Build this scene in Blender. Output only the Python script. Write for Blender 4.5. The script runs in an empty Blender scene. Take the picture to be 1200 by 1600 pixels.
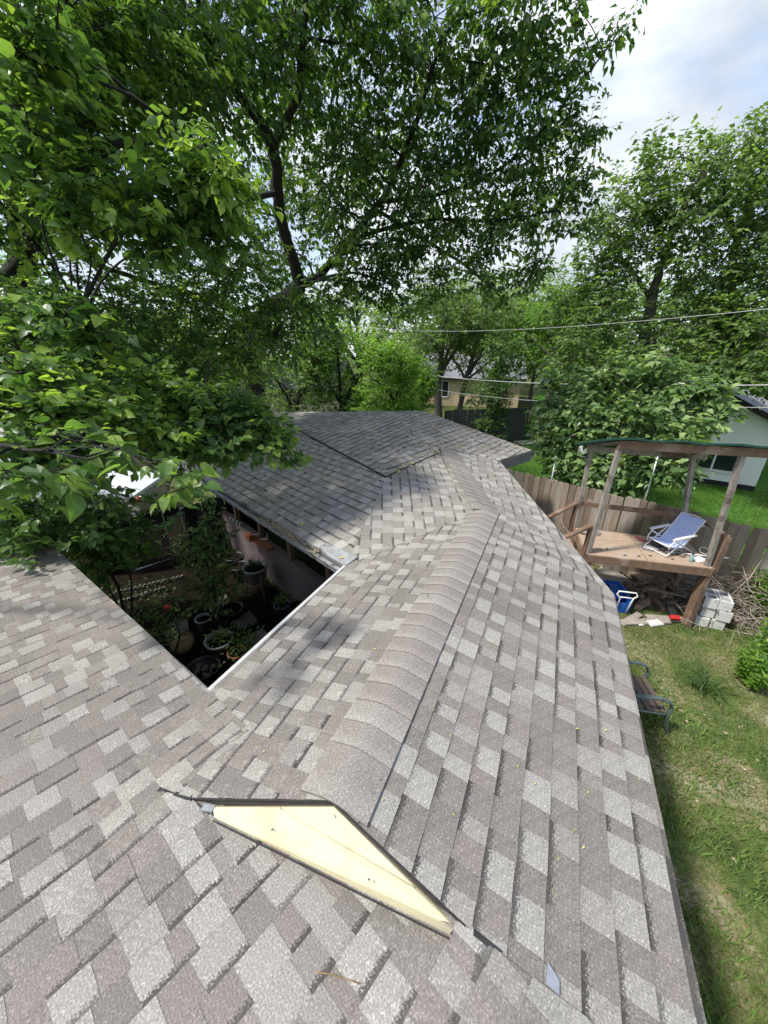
import bpy, math, random
import numpy as np
from mathutils import Vector

# ------------------------------------------------------------ camera, sky, sun
scene = bpy.context.scene
COL = scene.collection
CAMH, FPX, HY = 4.6, 577.0, 550.0
PITCH = math.atan((800.0 - HY) / FPX)
cam_data = bpy.data.cameras.new("camera")
cam = bpy.data.objects.new("camera", cam_data)
COL.objects.link(cam)
cam.location = (0, 0, CAMH)
cam.rotation_euler = (math.pi / 2 - PITCH, 0, 0)
cam_data.sensor_fit = 'HORIZONTAL'
cam_data.sensor_width = 36.0
cam_data.lens = 36.0 * FPX / 1200.0
cam_data.clip_start = 0.05
cam_data.clip_end = 1000.0
scene.camera = cam

SUN_AZ, SUN_EL = math.radians(253), math.radians(57)
world = bpy.data.worlds.new("World")
scene.world = world
world.use_nodes = True
wn, wl = world.node_tree.nodes, world.node_tree.links
wn.clear()
w_out = wn.new('ShaderNodeOutputWorld')
w_bg = wn.new('ShaderNodeBackground')
w_bg.inputs['Strength'].default_value = 0.15
w_sky = wn.new('ShaderNodeTexSky')
w_sky.sky_type = 'NISHITA'
w_sky.sun_disc = False
w_sky.sun_elevation = SUN_EL
w_sky.sun_rotation = SUN_AZ
w_tc = wn.new('ShaderNodeTexCoord')
w_map = wn.new('ShaderNodeMapping')
w_map.inputs['Scale'].default_value = (1.0, 1.0, 2.2)
w_map.inputs['Rotation'].default_value = (0.2, 0.35, 0.4)
w_no = wn.new('ShaderNodeTexNoise')
w_no.inputs['Scale'].default_value = 1.7
w_no.inputs['Detail'].default_value = 6
w_no.inputs['Roughness'].default_value = 0.5
w_no.inputs['Distortion'].default_value = 0.4
w_rmp = wn.new('ShaderNodeValToRGB')
w_rmp.color_ramp.elements[0].position = 0.43
w_rmp.color_ramp.elements[1].position = 0.58
w_no2 = wn.new('ShaderNodeTexNoise')
w_no2.inputs['Scale'].default_value = 2.6
w_no2.inputs['Detail'].default_value = 5
w_rmp2 = wn.new('ShaderNodeValToRGB')
w_rmp2.color_ramp.elements[0].position = 0.38
w_rmp2.color_ramp.elements[0].color = (2.5, 2.75, 3.1, 1)
w_rmp2.color_ramp.elements[1].position = 0.62
w_rmp2.color_ramp.elements[1].color = (4.4, 4.6, 4.9, 1)
w_mix = wn.new('ShaderNodeMixRGB')
wl.new(w_tc.outputs['Generated'], w_map.inputs['Vector'])
wl.new(w_map.outputs['Vector'], w_no.inputs['Vector'])
wl.new(w_map.outputs['Vector'], w_no2.inputs['Vector'])
wl.new(w_no.outputs['Fac'], w_rmp.inputs['Fac'])
wl.new(w_no2.outputs['Fac'], w_rmp2.inputs['Fac'])
wl.new(w_rmp.outputs['Color'], w_mix.inputs['Fac'])
w_gain = wn.new('ShaderNodeMixRGB')
w_gain.blend_type = 'MULTIPLY'
w_gain.inputs['Fac'].default_value = 1.0
w_gain.inputs['Color2'].default_value = (1.0, 1.0, 1.0, 1)
wl.new(w_sky.outputs['Color'], w_gain.inputs['Color1'])
wl.new(w_gain.outputs['Color'], w_mix.inputs['Color1'])
wl.new(w_rmp2.outputs['Color'], w_mix.inputs['Color2'])
wl.new(w_mix.outputs['Color'], w_bg.inputs['Color'])
wl.new(w_bg.outputs['Background'], w_out.inputs['Surface'])

sun_data = bpy.data.lights.new("sun", 'SUN')
sun_data.energy = 3.0
sun_data.angle = math.radians(5.0)
sun_data.color = (1.0, 0.95, 0.87)
sun = bpy.data.objects.new("sun", sun_data)
COL.objects.link(sun)
sd = Vector((math.sin(SUN_AZ) * math.cos(SUN_EL), math.cos(SUN_AZ) * math.cos(SUN_EL), math.sin(SUN_EL)))
sun.rotation_euler = sd.to_track_quat('Z', 'Y').to_euler()
sun.location = sd * 60

vs = scene.view_settings
vs.view_transform = 'Standard'
vs.look = 'None'
vs.gamma = 1.0
vs.use_curve_mapping = False
vs.exposure = 0.88
scene.cycles.max_bounces = 6
scene.cycles.diffuse_bounces = 3
scene.cycles.transmission_bounces = 4
scene.cycles.use_denoising = True

# ------------------------------------------------------------ helpers
CR = np.array([1.0, 0, 0])
CF = np.array([0, math.cos(PITCH), -math.sin(PITCH)])
CU = np.array([0, math.sin(PITCH), math.cos(PITCH)])
C0 = np.array([0, 0, CAMH])

def ray(px, py):
    return CR * (px - 600) / FPX + CU * (800 - py) / FPX + CF

def onz(px, py, z):
    """world point at height z seen at photograph position px, py"""
    d = ray(px, py)
    return C0 + d * ((z - CAMH) / d[2])

def at(px, py, dist):
    d = ray(px, py)
    return C0 + d / np.linalg.norm(d) * dist

def onplane(px, py, q, n):
    d = ray(px, py)
    return C0 + d * (np.dot(np.array(q) - C0, n) / np.dot(d, n))

def project(P):
    v = np.asarray(P, float) - C0
    w = v @ CF
    return 600 + FPX * (v @ CR) / w, 800 - FPX * (v @ CU) / w

def azdir(deg):
    a = math.radians(deg)
    return np.array([math.sin(a), math.cos(a), 0.0])

ORIGIN = {}

def thing(name, label, cat, loc=(0, 0, 0), group=None):
    o = bpy.data.objects.new(name, None)
    o.empty_display_size = 0.2
    COL.objects.link(o)
    o.location = tuple(float(v) for v in loc)
    o['label'] = label
    o['category'] = cat
    if group:
        o['group'] = group
    ORIGIN[o.name] = np.array(loc, float)
    return o

def tag(o, label=None, cat=None, group=None, kind=None):
    if label: o['label'] = label
    if cat: o['category'] = cat
    if group: o['group'] = group
    if kind: o['kind'] = kind
    return o

def org(parent):
    return ORIGIN.get(parent.name, np.zeros(3)) if parent is not None else np.zeros(3)

class MB:
    def __init__(self):
        self.v, self.f, self.m = [], [], []
        self.mats = []
        self.smooth = []
    def _mi(self, mat):
        if mat is None: return 0
        if mat not in self.mats: self.mats.append(mat)
        return self.mats.index(mat)
    def add(self, verts, faces, mat=None, smooth=False):
        b = len(self.v)
        self.v += [tuple(float(c) for c in p) for p in verts]
        mi = self._mi(mat)
        for fc in faces:
            self.f.append(tuple(b + i for i in fc)); self.m.append(mi); self.smooth.append(smooth)
        return self
    def box(self, c, size, rz=0.0, mat=None, bev=0.0):
        """box centred at c; size full extents; rotated about z; chamfered vertical/horizontal edges if bev"""
        sx, sy, sz = size[0] / 2, size[1] / 2, size[2] / 2
        cz, sn = math.cos(rz), math.sin(rz)
        if bev <= 0:
            P = [(x, y, z) for z in (-sz, sz) for (x, y) in ((-sx, -sy), (sx, -sy), (sx, sy), (-sx, sy))]
            F = [(3, 2, 1, 0), (4, 5, 6, 7), (0, 1, 5, 4), (1, 2, 6, 5), (2, 3, 7, 6), (3, 0, 4, 7)]
        else:
            b = bev
            P, F = [], []
            for z, i in ((-sz, b), (-sz + b, 0), (sz - b, 0), (sz, b)):
                P += [(-sx + i, -sy + i, z), (sx - i, -sy + i, z), (sx - i, sy - i, z), (-sx + i, sy - i, z)]
            F = [(3, 2, 1, 0), (12, 13, 14, 15)]
            for r in range(3):
                for k in range(4):
                    a, d = r * 4 + k, r * 4 + (k + 1) % 4
                    F.append((a, d, d + 4, a + 4))
        V = [(c[0] + x * cz - y * sn, c[1] + x * sn + y * cz, c[2] + z) for x, y, z in P]
        return self.add(V, F, mat)
    def beam(self, p0, p1, w, h, mat=None, up=(0, 0, 1), w1=None, h1=None):
        """rectangular bar from p0 to p1"""
        p0, p1 = np.array(p0, float), np.array(p1, float)
        d = p1 - p0; d /= max(np.linalg.norm(d), 1e-9)
        u = np.array(up, float)
        if abs(d @ u) > 0.97: u = np.array([0, 1.0, 0]) if abs(d[1]) < .9 else np.array([1.0, 0, 0])
        s = np.cross(d, u); s /= np.linalg.norm(s)
        t = np.cross(s, d)
        w1 = w if w1 is None else w1; h1 = h if h1 is None else h1
        V = []
        for p, a, b in ((p0, w / 2, h / 2), (p1, w1 / 2, h1 / 2)):
            V += [p - s * a - t * b, p + s * a - t * b, p + s * a + t * b, p - s * a + t * b]
        F = [(0, 1, 2, 3), (7, 6, 5, 4), (0, 4, 5, 1), (1, 5, 6, 2), (2, 6, 7, 3), (3, 7, 4, 0)]
        return self.add(V, F, mat)
    def tube(self, pts, radii, n=8, mat=None, closed=False, cap=True):
        pts = [np.array(p, float) for p in pts]
        if not hasattr(radii, '__len__'): radii = [radii] * len(pts)
        N = len(pts); V = []; prev = None
        for i, p in enumerate(pts):
            if closed: d = pts[(i + 1) % N] - pts[i - 1]
            else: d = pts[min(i + 1, N - 1)] - pts[max(i - 1, 0)]
            d /= max(np.linalg.norm(d), 1e-9)
            if prev is None:
                a = np.array([0, 0, 1.0]) if abs(d[2]) < 0.9 else np.array([1.0, 0, 0])
                s = np.cross(d, a)
            else:
                s = prev - d * (prev @ d)
            s /= max(np.linalg.norm(s), 1e-9); prev = s
            t = np.cross(d, s)
            for k in range(n):
                a = 2 * math.pi * k / n
                V.append(p + radii[i] * (math.cos(a) * s + math.sin(a) * t))
        F = []
        for i in range(N if closed else N - 1):
            j = (i + 1) % N
            for k in range(n):
                k2 = (k + 1) % n
                F.append((i * n + k, i * n + k2, j * n + k2, j * n + k))
        if cap and not closed:
            F.append(tuple(range(n - 1, -1, -1))); F.append(tuple((N - 1) * n + k for k in range(n)))
        return self.add(V, F, mat, smooth=True)
    def lathe(self, c, prof, n=20, mat=None, cap_bottom=True):
        """prof: list of (radius, z)"""
        V, F = [], []
        for r, z in prof:
            for k in range(n):
                a = 2 * math.pi * k / n
                V.append((c[0] + r * math.cos(a), c[1] + r * math.sin(a), c[2] + z))
        for i in range(len(prof) - 1):
            for k in range(n):
                k2 = (k + 1) % n
                F.append((i * n + k, i * n + k2, (i + 1) * n + k2, (i + 1) * n + k))
        if cap_bottom: F.append(tuple(range(n - 1, -1, -1)))
        return self.add(V, F, mat, smooth=True)
    def prism(self, poly, z0, z1, mat=None):
        n = len(poly)
        V = [(x, y, z0) for x, y in poly] + [(x, y, z1) for x, y in poly]
        F = [tuple(range(n - 1, -1, -1)), tuple(range(n, 2 * n))]
        F += [(i, (i + 1) % n, n + (i + 1) % n, n + i) for i in range(n)]
        return self.add(V, F, mat)
    def build(self, name, mat=None, parent=None, label=None, kind=None):
        o3 = org(parent)
        me = bpy.data.meshes.new(name)
        me.from_pydata([(v[0] - o3[0], v[1] - o3[1], v[2] - o3[2]) for v in self.v], [], self.f)
        mats = self.mats if self.mats else [mat]
        for m in mats:
            if m is not None: me.materials.append(m)
        me.polygons.foreach_set('material_index', self.m)
        me.polygons.foreach_set('use_smooth', self.smooth)
        me.update()
        ob = bpy.data.objects.new(name, me)
        COL.objects.link(ob)
        if parent is not None:
            ob.parent = parent
            ORIGIN[ob.name] = o3
        else:
            ORIGIN[ob.name] = np.zeros(3)
        if label: ob['label'] = label
        if kind: ob['kind'] = kind
        return ob

def copy_tree(o, parent=None):
    c = o.copy(); COL.objects.link(c)
    if parent is not None: c.parent = parent
    for ch in o.children: copy_tree(ch, c)
    return c

# ------------------------------------------------------------ materials
def newmat(name):
    m = bpy.data.materials.new(name); m.use_nodes = True
    nt = m.node_tree; nt.nodes.clear()
    out = nt.nodes.new('ShaderNodeOutputMaterial')
    b = nt.nodes.new('ShaderNodeBsdfPrincipled')
    nt.links.new(b.outputs['BSDF'], out.inputs['Surface'])
    return m, nt, b, out

def mixrgb(nt, fac, c1, c2, blend='MIX'):
    n = nt.nodes.new('ShaderNodeMixRGB'); n.blend_type = blend
    for k, v in (('Fac', fac), ('Color1', c1), ('Color2', c2)):
        if hasattr(v, 'links') or isinstance(v, bpy.types.NodeSocket): nt.links.new(v, n.inputs[k])
        elif k == 'Fac': n.inputs[k].default_value = v
        else: n.inputs[k].default_value = (*v[:3], 1)
    return n.outputs['Color']

def noise(nt, scale, detail=4, rough=0.6, stretch=None, coord='Object', dist=0.0):
    tc = nt.nodes.new('ShaderNodeTexCoord')
    no = nt.nodes.new('ShaderNodeTexNoise')
    no.inputs['Scale'].default_value = scale; no.inputs['Detail'].default_value = detail
    no.inputs['Roughness'].default_value = rough; no.inputs['Distortion'].default_value = dist
    if stretch:
        mp = nt.nodes.new('ShaderNodeMapping'); mp.inputs['Scale'].default_value = stretch
        nt.links.new(tc.outputs[coord], mp.inputs['Vector']); nt.links.new(mp.outputs['Vector'], no.inputs['Vector'])
    else:
        nt.links.new(tc.outputs[coord], no.inputs['Vector'])
    return no.outputs['Fac']

def ramp(nt, fac, stops):
    r = nt.nodes.new('ShaderNodeValToRGB')
    e = r.color_ramp.elements
    while len(e) < len(stops): e.new(0.5)
    for i, (p, c) in enumerate(stops):
        e[i].position = p
        e[i].color = (*c, 1) if hasattr(c, '__len__') else (c, c, c, 1)
    nt.links.new(fac, r.inputs['Fac'])
    return r.outputs['Color']

def bump(nt, b, h, strength=0.3, dist=0.01):
    bp = nt.nodes.new('ShaderNodeBump')
    bp.inputs['Strength'].default_value = strength; bp.inputs['Distance'].default_value = dist
    nt.links.new(h, bp.inputs['Height']); nt.links.new(bp.outputs['Normal'], b.inputs['Normal'])

def mat(name, c1, c2=None, scale=8, rough=0.8, stretch=None, metal=0.0, bmp=0.0, bd=0.01, lo=0.35, hi=0.65, spec=None, wear=None, wearscale=2):
    m, nt, b, out = newmat(name)
    b.inputs['Roughness'].default_value = rough; b.inputs['Metallic'].default_value = metal
    if spec is not None: b.inputs['Specular IOR Level'].default_value = spec
    if c2 is None: c2 = tuple(x * 0.75 for x in c1)
    f = noise(nt, scale, 6, 0.65, stretch)
    c = ramp(nt, f, [(lo, c1), (hi, c2)])
    if wear is not None:
        w = ramp(nt, noise(nt, wearscale, 5, 0.7), [(0.52, 0.0), (0.62, 1.0)])
        c = mixrgb(nt, w, c, wear)
    nt.links.new(c, b.inputs['Base Color'])
    if bmp: bump(nt, b, f, bmp, bd)
    return m

def leaf_mat(name, dark, mid, light, trans=0.35, rough=0.42):
    m, nt, b, out = newmat(name)
    at_ = nt.nodes.new('ShaderNodeAttribute'); at_.attribute_name = 'tone'
    c = ramp(nt, at_.outputs['Fac'], [(0.0, dark), (0.55, mid), (1.0, light)])
    nt.links.new(c, b.inputs['Base Color'])
    b.inputs['Roughness'].default_value = rough
    b.inputs['Specular IOR Level'].default_value = 0.35
    tr = nt.nodes.new('ShaderNodeBsdfTranslucent')
    tc = mixrgb(nt, 1.0, c, (1.55, 1.7, 0.7), 'MULTIPLY')
    nt.links.new(tc, tr.inputs['Color'])
    mx = nt.nodes.new('ShaderNodeMixShader'); mx.inputs['Fac'].default_value = trans
    nt.links.new(b.outputs['BSDF'], mx.inputs[1]); nt.links.new(tr.outputs['BSDF'], mx.inputs[2])
    nt.links.new(mx.outputs['Shader'], out.inputs['Surface'])
    return m

def shingle_mat(name, light, mid, warm, dark=(0.035, 0.032, 0.032)):
    """tone attribute: R = blend, G = place down the exposure, B = strength of the dark granule band"""
    m, nt, b, out = newmat(name)
    a = nt.nodes.new('ShaderNodeAttribute'); a.attribute_name = 'tone'
    sep = nt.nodes.new('ShaderNodeSeparateColor'); nt.links.new(a.outputs['Color'], sep.inputs['Color'])
    c = ramp(nt, sep.outputs['Red'], [(0.0, mid), (0.35, warm), (0.62, tuple((x + y) / 2 for x, y in zip(mid, light))), (1.0, light)])
    g1 = noise(nt, 115, 3, 0.75)
    g2 = noise(nt, 420, 1, 0.5)
    gr = ramp(nt, g1, [(0.30, 0.50), (0.44, 0.84), (0.56, 1.08), (0.66, 1.8)])
    c = mixrgb(nt, 0.85, c, gr, 'MULTIPLY')
    gr2 = ramp(nt, g2, [(0.3, 0.7), (0.7, 1.3)])
    c = mixrgb(nt, 0.6, c, gr2, 'MULTIPLY')
    blotch = ramp(nt, noise(nt, 1.3, 4, 0.6), [(0.3, 0.86), (0.7, 1.08)])
    c = mixrgb(nt, 1.0, c, blotch, 'MULTIPLY')
    # dark printed band at the head of the exposure, with a ragged granule edge
    mth = nt.nodes.new('ShaderNodeMath'); mth.operation = 'MULTIPLY_ADD'
    nt.links.new(g1, mth.inputs[0]); mth.inputs[1].default_value = 0.5
    nt.links.new(sep.outputs['Green'], mth.inputs[2])
    band = ramp(nt, mth.outputs[0], [(0.48, 1.0), (0.58, 0.0)])
    bm = nt.nodes.new('ShaderNodeMath'); bm.operation = 'MULTIPLY'
    nt.links.new(band, bm.inputs[0]); nt.links.new(sep.outputs['Blue'], bm.inputs[1])
    c = mixrgb(nt, bm.outputs[0], c, dark)
    nt.links.new(c, b.inputs['Base Color'])
    b.inputs['Roughness'].default_value = 0.95
    b.inputs['Specular IOR Level'].default_value = 0.2
    bump(nt, b, g1, 0.55, 0.004)
    return m

def plain(name, c, rough=0.6, metal=0.0, spec=0.5):
    return mat(name, c, tuple(x * 0.86 for x in c), 14, rough, metal=metal, spec=spec)

M = {}
M['shingle'] = shingle_mat('roof_shingle', (0.302, 0.290, 0.266), (0.182, 0.167, 0.153), (0.210, 0.187, 0.171))
M['shingle_old'] = shingle_mat('roof_shingle_weathered', (0.34, 0.328, 0.30), (0.23, 0.214, 0.194), (0.255, 0.233, 0.21))
M['cap'] = shingle_mat('ridge_shingle', (0.285, 0.266, 0.245), (0.215, 0.195, 0.18), (0.24, 0.216, 0.199))
M['underlay_and_shade'] = mat('black_underlay_and_shade', (0.012, 0.012, 0.013), (0.03, 0.03, 0.032), 20, 0.75, bmp=0.3)  # membrane black, reused for strips that stand for shade
M['cream'] = mat('cream_paint', (0.58, 0.53, 0.36), (0.52, 0.47, 0.33), 4, 0.55, stretch=(1, 1, 26), bmp=0.5, bd=0.006, wear=(0.49, 0.43, 0.29), wearscale=5)
M['alu'] = mat('mill_aluminium', (0.55, 0.56, 0.58), (0.42, 0.43, 0.45), 9, 0.35, metal=0.8)
M['drip'] = mat('white_drip_edge', (0.62, 0.62, 0.62), (0.45, 0.45, 0.46), 6, 0.4)
M['gutter'] = mat('galvanised_gutter', (0.42, 0.43, 0.44), (0.26, 0.27, 0.28), 7, 0.45, metal=0.3, wear=(0.09, 0.08, 0.06), wearscale=4)
M['deck'] = mat('roof_underboard', (0.10, 0.085, 0.07), (0.06, 0.05, 0.045), 6, 0.9)
M['fascia'] = mat('grey_fascia', (0.13, 0.13, 0.135), (0.09, 0.09, 0.095), 5, 0.7)
M['wallpink'] = mat('mauve_stucco', (0.135, 0.10, 0.102), (0.10, 0.077, 0.08), 3, 0.9, bmp=0.15, bd=0.004)
M['wallhouse'] = mat('house_siding', (0.55, 0.50, 0.36), (0.48, 0.44, 0.33), 4, 0.8)
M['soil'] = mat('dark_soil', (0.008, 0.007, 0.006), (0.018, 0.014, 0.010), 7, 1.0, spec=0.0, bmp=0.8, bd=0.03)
M['fencewood'] = mat('weathered_cedar', (0.33, 0.26, 0.20), (0.21, 0.16, 0.12), 5, 0.9, stretch=(6, 6, 0.7), bmp=0.3, bd=0.005, wear=(0.24, 0.21, 0.18), wearscale=1.4)
M['fencewood2'] = mat('grey_cedar', (0.35, 0.31, 0.265), (0.23, 0.195, 0.16), 5, 0.9, stretch=(6, 6, 0.7), bmp=0.3, bd=0.005)
M['fencewood3'] = mat('brown_cedar', (0.22, 0.165, 0.125), (0.14, 0.105, 0.08), 5, 0.9, stretch=(6, 6, 0.7), bmp=0.3, bd=0.005)
M['deckply'] = mat('plywood_deck', (0.42, 0.31, 0.225), (0.30, 0.215, 0.155), 3, 0.8, stretch=(2, 9, 2), bmp=0.1, bd=0.003, wear=(0.36, 0.30, 0.24), wearscale=1.5)
M['treated'] = mat('brown_treated_lumber', (0.20, 0.125, 0.08), (0.125, 0.078, 0.052), 4, 0.8, stretch=(2, 2, 2), bmp=0.15, bd=0.003, wear=(0.27, 0.20, 0.15), wearscale=3)
M['greypost'] = mat('greyed_post', (0.36, 0.33, 0.29), (0.19, 0.165, 0.14), 6, 0.9, stretch=(5, 5, 0.8), bmp=0.3, bd=0.004, wear=(0.12, 0.09, 0.07), wearscale=2.5)
M['tarp'] = mat('green_roof_sheet', (0.010, 0.075, 0.055), (0.007, 0.05, 0.038), 4, 0.55)
M['whitemetal'] = plain('white_tube', (0.75, 0.76, 0.78), 0.35)
M['lilac'] = mat('lilac_sling_fabric', (0.40, 0.48, 0.78), (0.52, 0.58, 0.84), 30, 0.75)
M['navy'] = plain('navy_fabric', (0.035, 0.03, 0.07), 0.8)
M['blue'] = plain('blue_plastic', (0.01, 0.10, 0.42), 0.35)
M['patio'] = mat('grey_green_metal', (0.13, 0.17, 0.165), (0.09, 0.12, 0.12), 12, 0.4, metal=0.3)
M['slat'] = mat('brown_slat', (0.13, 0.095, 0.075), (0.075, 0.055, 0.045), 9, 0.8, stretch=(1, 8, 1), bmp=0.2, bd=0.003)
M['cinder'] = mat('pale_concrete', (0.60, 0.60, 0.58), (0.48, 0.48, 0.47), 25, 0.95, bmp=0.3, bd=0.004)
M['paver'] = mat('garden_paver', (0.15, 0.135, 0.12), (0.10, 0.09, 0.08), 8, 0.95, bmp=0.3, bd=0.005)
M['potgrey'] = mat('grey_planter', (0.32, 0.33, 0.35), (0.25, 0.26, 0.28), 6, 0.55)
M['potblue'] = plain('blue_pot', (0.10, 0.13, 0.2), 0.5)
M['terracotta'] = mat('terracotta', (0.30, 0.11, 0.05), (0.22, 0.08, 0.04), 9, 0.85)
M['ochre'] = mat('ochre_bowl', (0.24, 0.13, 0.05), (0.18, 0.09, 0.035), 9, 0.7)
M['black'] = plain('black_plastic', (0.015, 0.015, 0.016), 0.5)
M['straw'] = mat('straw', (0.28, 0.19, 0.10), (0.18, 0.12, 0.06), 30, 0.95, bmp=0.6)
M['twigwood'] = mat('dead_wood', (0.36, 0.31, 0.26), (0.22, 0.18, 0.145), 12, 0.95)
M['firewood'] = mat('split_firewood', (0.22, 0.155, 0.115), (0.12, 0.085, 0.062), 9, 0.95, bmp=0.5)
M['firewood2'] = mat('grey_firewood', (0.34, 0.30, 0.26), (0.22, 0.19, 0.16), 9, 0.95, bmp=0.5)
M['bark'] = mat('dark_bark', (0.030, 0.025, 0.021), (0.014, 0.012, 0.010), 7, 0.95, stretch=(3, 3, 0.8), bmp=0.8, bd=0.03)
M['bark2'] = mat('grey_bark', (0.16, 0.14, 0.12), (0.08, 0.07, 0.06), 7, 0.95, stretch=(3, 3, 0.8), bmp=0.8, bd=0.03)
M['red'] = plain('red_plastic', (0.45, 0.02, 0.02), 0.4)
M['rose'] = plain('red_petal', (0.65, 0.01, 0.03), 0.6)
M['carwhite'] = plain('white_car_paint', (0.72, 0.74, 0.76), 0.18)
M['carlow'] = mat('beige_car_paint', (0.42, 0.39, 0.33), (0.36, 0.33, 0.28), 2, 0.35)
M['glass'] = plain('dark_glass', (0.02, 0.025, 0.03), 0.06)
M['orange'] = plain('orange_lens', (0.55, 0.10, 0.02), 0.25)
M['rubber'] = plain('tyre_rubber', (0.02, 0.02, 0.02), 0.8)
M['mint'] = mat('mint_stucco', (0.80, 0.82, 0.79), (0.76, 0.79, 0.76), 2, 0.9)
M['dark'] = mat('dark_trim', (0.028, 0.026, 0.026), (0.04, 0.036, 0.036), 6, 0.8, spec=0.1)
M['brick'] = mat('tan_brick', (0.50, 0.40, 0.26), (0.42, 0.33, 0.22), 3, 0.9)
M['brickred'] = mat('red_brick', (0.20, 0.07, 0.04), (0.14, 0.05, 0.03), 3, 0.9)
M['greyroof'] = mat('far_grey_roof', (0.22, 0.22, 0.24), (0.15, 0.15, 0.165), 5, 0.95, stretch=(1, 1, 1), bmp=0.3)
M['shedroof'] = mat('old_shed_roof', (0.12, 0.125, 0.13), (0.075, 0.08, 0.085), 5, 0.9)
M['white'] = plain('white_paint', (0.78, 0.78, 0.78), 0.5)
M['cable'] = mat('power_cable', (0.42, 0.42, 0.42), (0.3, 0.3, 0.3), 3, 0.5)
M['galv'] = mat('galvanised_pipe', (0.42, 0.44, 0.45), (0.3, 0.31, 0.32), 9, 0.4, metal=0.6)
M['darkfence'] = mat('dark_grey_fence_paint', (0.055, 0.06, 0.065), (0.035, 0.038, 0.042), 5, 0.8)
M['galvblue'] = plain('blue_grey_sheet', (0.20, 0.22, 0.27), 0.5)
M['yellowleaf'] = mat('dropped_leaf', (0.50, 0.44, 0.16), (0.38, 0.30, 0.12), 9, 0.7)
M['debris'] = mat('gutter_litter', (0.42, 0.35, 0.24), (0.22, 0.17, 0.10), 60, 0.95)

M['leaf_mulberry'] = leaf_mat('mulberry_leaf', (0.038, 0.085, 0.028), (0.10, 0.185, 0.052), (0.30, 0.41, 0.09), 0.48, 0.36)
M['leaf_bright'] = leaf_mat('bright_leaf', (0.07, 0.16, 0.03), (0.17, 0.30, 0.05), (0.32, 0.46, 0.10), 0.5, 0.5)
M['leaf_mid'] = leaf_mat('mid_leaf', (0.075, 0.13, 0.045), (0.16, 0.25, 0.08), (0.29, 0.40, 0.13), 0.48, 0.5)
M['leaf_glossy'] = leaf_mat('glossy_leaf', (0.045, 0.10, 0.035), (0.14, 0.235, 0.085), (0.36, 0.46, 0.21), 0.35, 0.3)
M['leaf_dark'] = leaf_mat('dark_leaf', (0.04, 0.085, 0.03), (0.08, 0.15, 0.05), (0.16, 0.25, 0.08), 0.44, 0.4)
M['grass'] = leaf_mat('grass_blade', (0.20, 0.20, 0.09), (0.12, 0.19, 0.045), (0.16, 0.26, 0.06), 0.3, 0.7)

# ------------------------------------------------------------ numpy mesh helpers
def np_mesh(name, V, F, mat_, parent=None, tone=None, smooth=False, kind=None):
    """V (n,3) world, F (m,k) all same k, tone (n,) optional point attribute"""
    o3 = org(parent)
    me = bpy.data.meshes.new(name)
    n, (m, k) = len(V), F.shape
    me.vertices.add(n); me.vertices.foreach_set('co', (V - o3).astype(np.float32).ravel())
    me.loops.add(m * k); me.loops.foreach_set('vertex_index', F.astype(np.int32).ravel())
    me.polygons.add(m)
    me.polygons.foreach_set('loop_start', np.arange(0, m * k, k, dtype=np.int32))
    me.polygons.foreach_set('loop_total', np.full(m, k, dtype=np.int32))
    if tone is not None:
        a = me.attributes.new('tone', 'FLOAT', 'POINT'); a.data.foreach_set('value', tone.astype(np.float32))
    me.materials.append(mat_)
    me.update(calc_edges=True)
    if smooth: me.polygons.foreach_set('use_smooth', np.ones(m, dtype=bool))
    ob = bpy.data.objects.new(name, me); COL.objects.link(ob)
    if parent is not None: ob.parent = parent
    ORIGIN[ob.name] = o3 if parent is not None else np.zeros(3)
    if kind: ob['kind'] = kind
    return ob

LEAF_LO = (np.array([[0, 0, 0], [-.33, .36, .09], [0, 1.05, -.16], [.33, .36, .09]]), np.array([[0, 3, 2], [0, 2, 1]]))
LEAF_HI = (np.array([[0, 0, 0], [-.30, .10, .05], [-.40, .36, .10], [-.25, .70, .04], [0, 1.05, -.16], [.25, .70, .04], [.40, .36, .10], [.30, .10, .05], [0, .38, 0.0], [0, .70, -.04]]),
           np.array([[0, 7, 8], [7, 6, 8], [6, 5, 9], [6, 9, 8], [5, 4, 9], [0, 8, 1], [1, 8, 2], [2, 9, 3], [2, 8, 9], [3, 9, 4]]))

def leaf_verts(P, D, Nn, S, tmpl):
    T, Fq = tmpl
    D = D / np.linalg.norm(D, axis=1, keepdims=True)
    X = np.cross(D, Nn); X /= np.maximum(np.linalg.norm(X, axis=1, keepdims=True), 1e-6)
    Z = np.cross(X, D)
    V = P[:, None, :] + S[:, None, None] * (T[None, :, 0, None] * X[:, None, :] + T[None, :, 1, None] * D[:, None, :] + T[None, :, 2, None] * Z[:, None, :])
    n = len(P); k = len(T)
    F = (np.arange(n) * k)[:, None, None] + Fq[None]
    return V.reshape(-1, 3), F.reshape(-1, 3), k

def leaves_obj(name, P, D, Nn, S, tone, mat_, parent, hi=False, kind='stuff'):
    V, F, k = leaf_verts(P, D, Nn, S, LEAF_HI if hi else LEAF_LO)
    return np_mesh(name, V, F, mat_, parent, np.repeat(tone, k), kind=kind)

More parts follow.
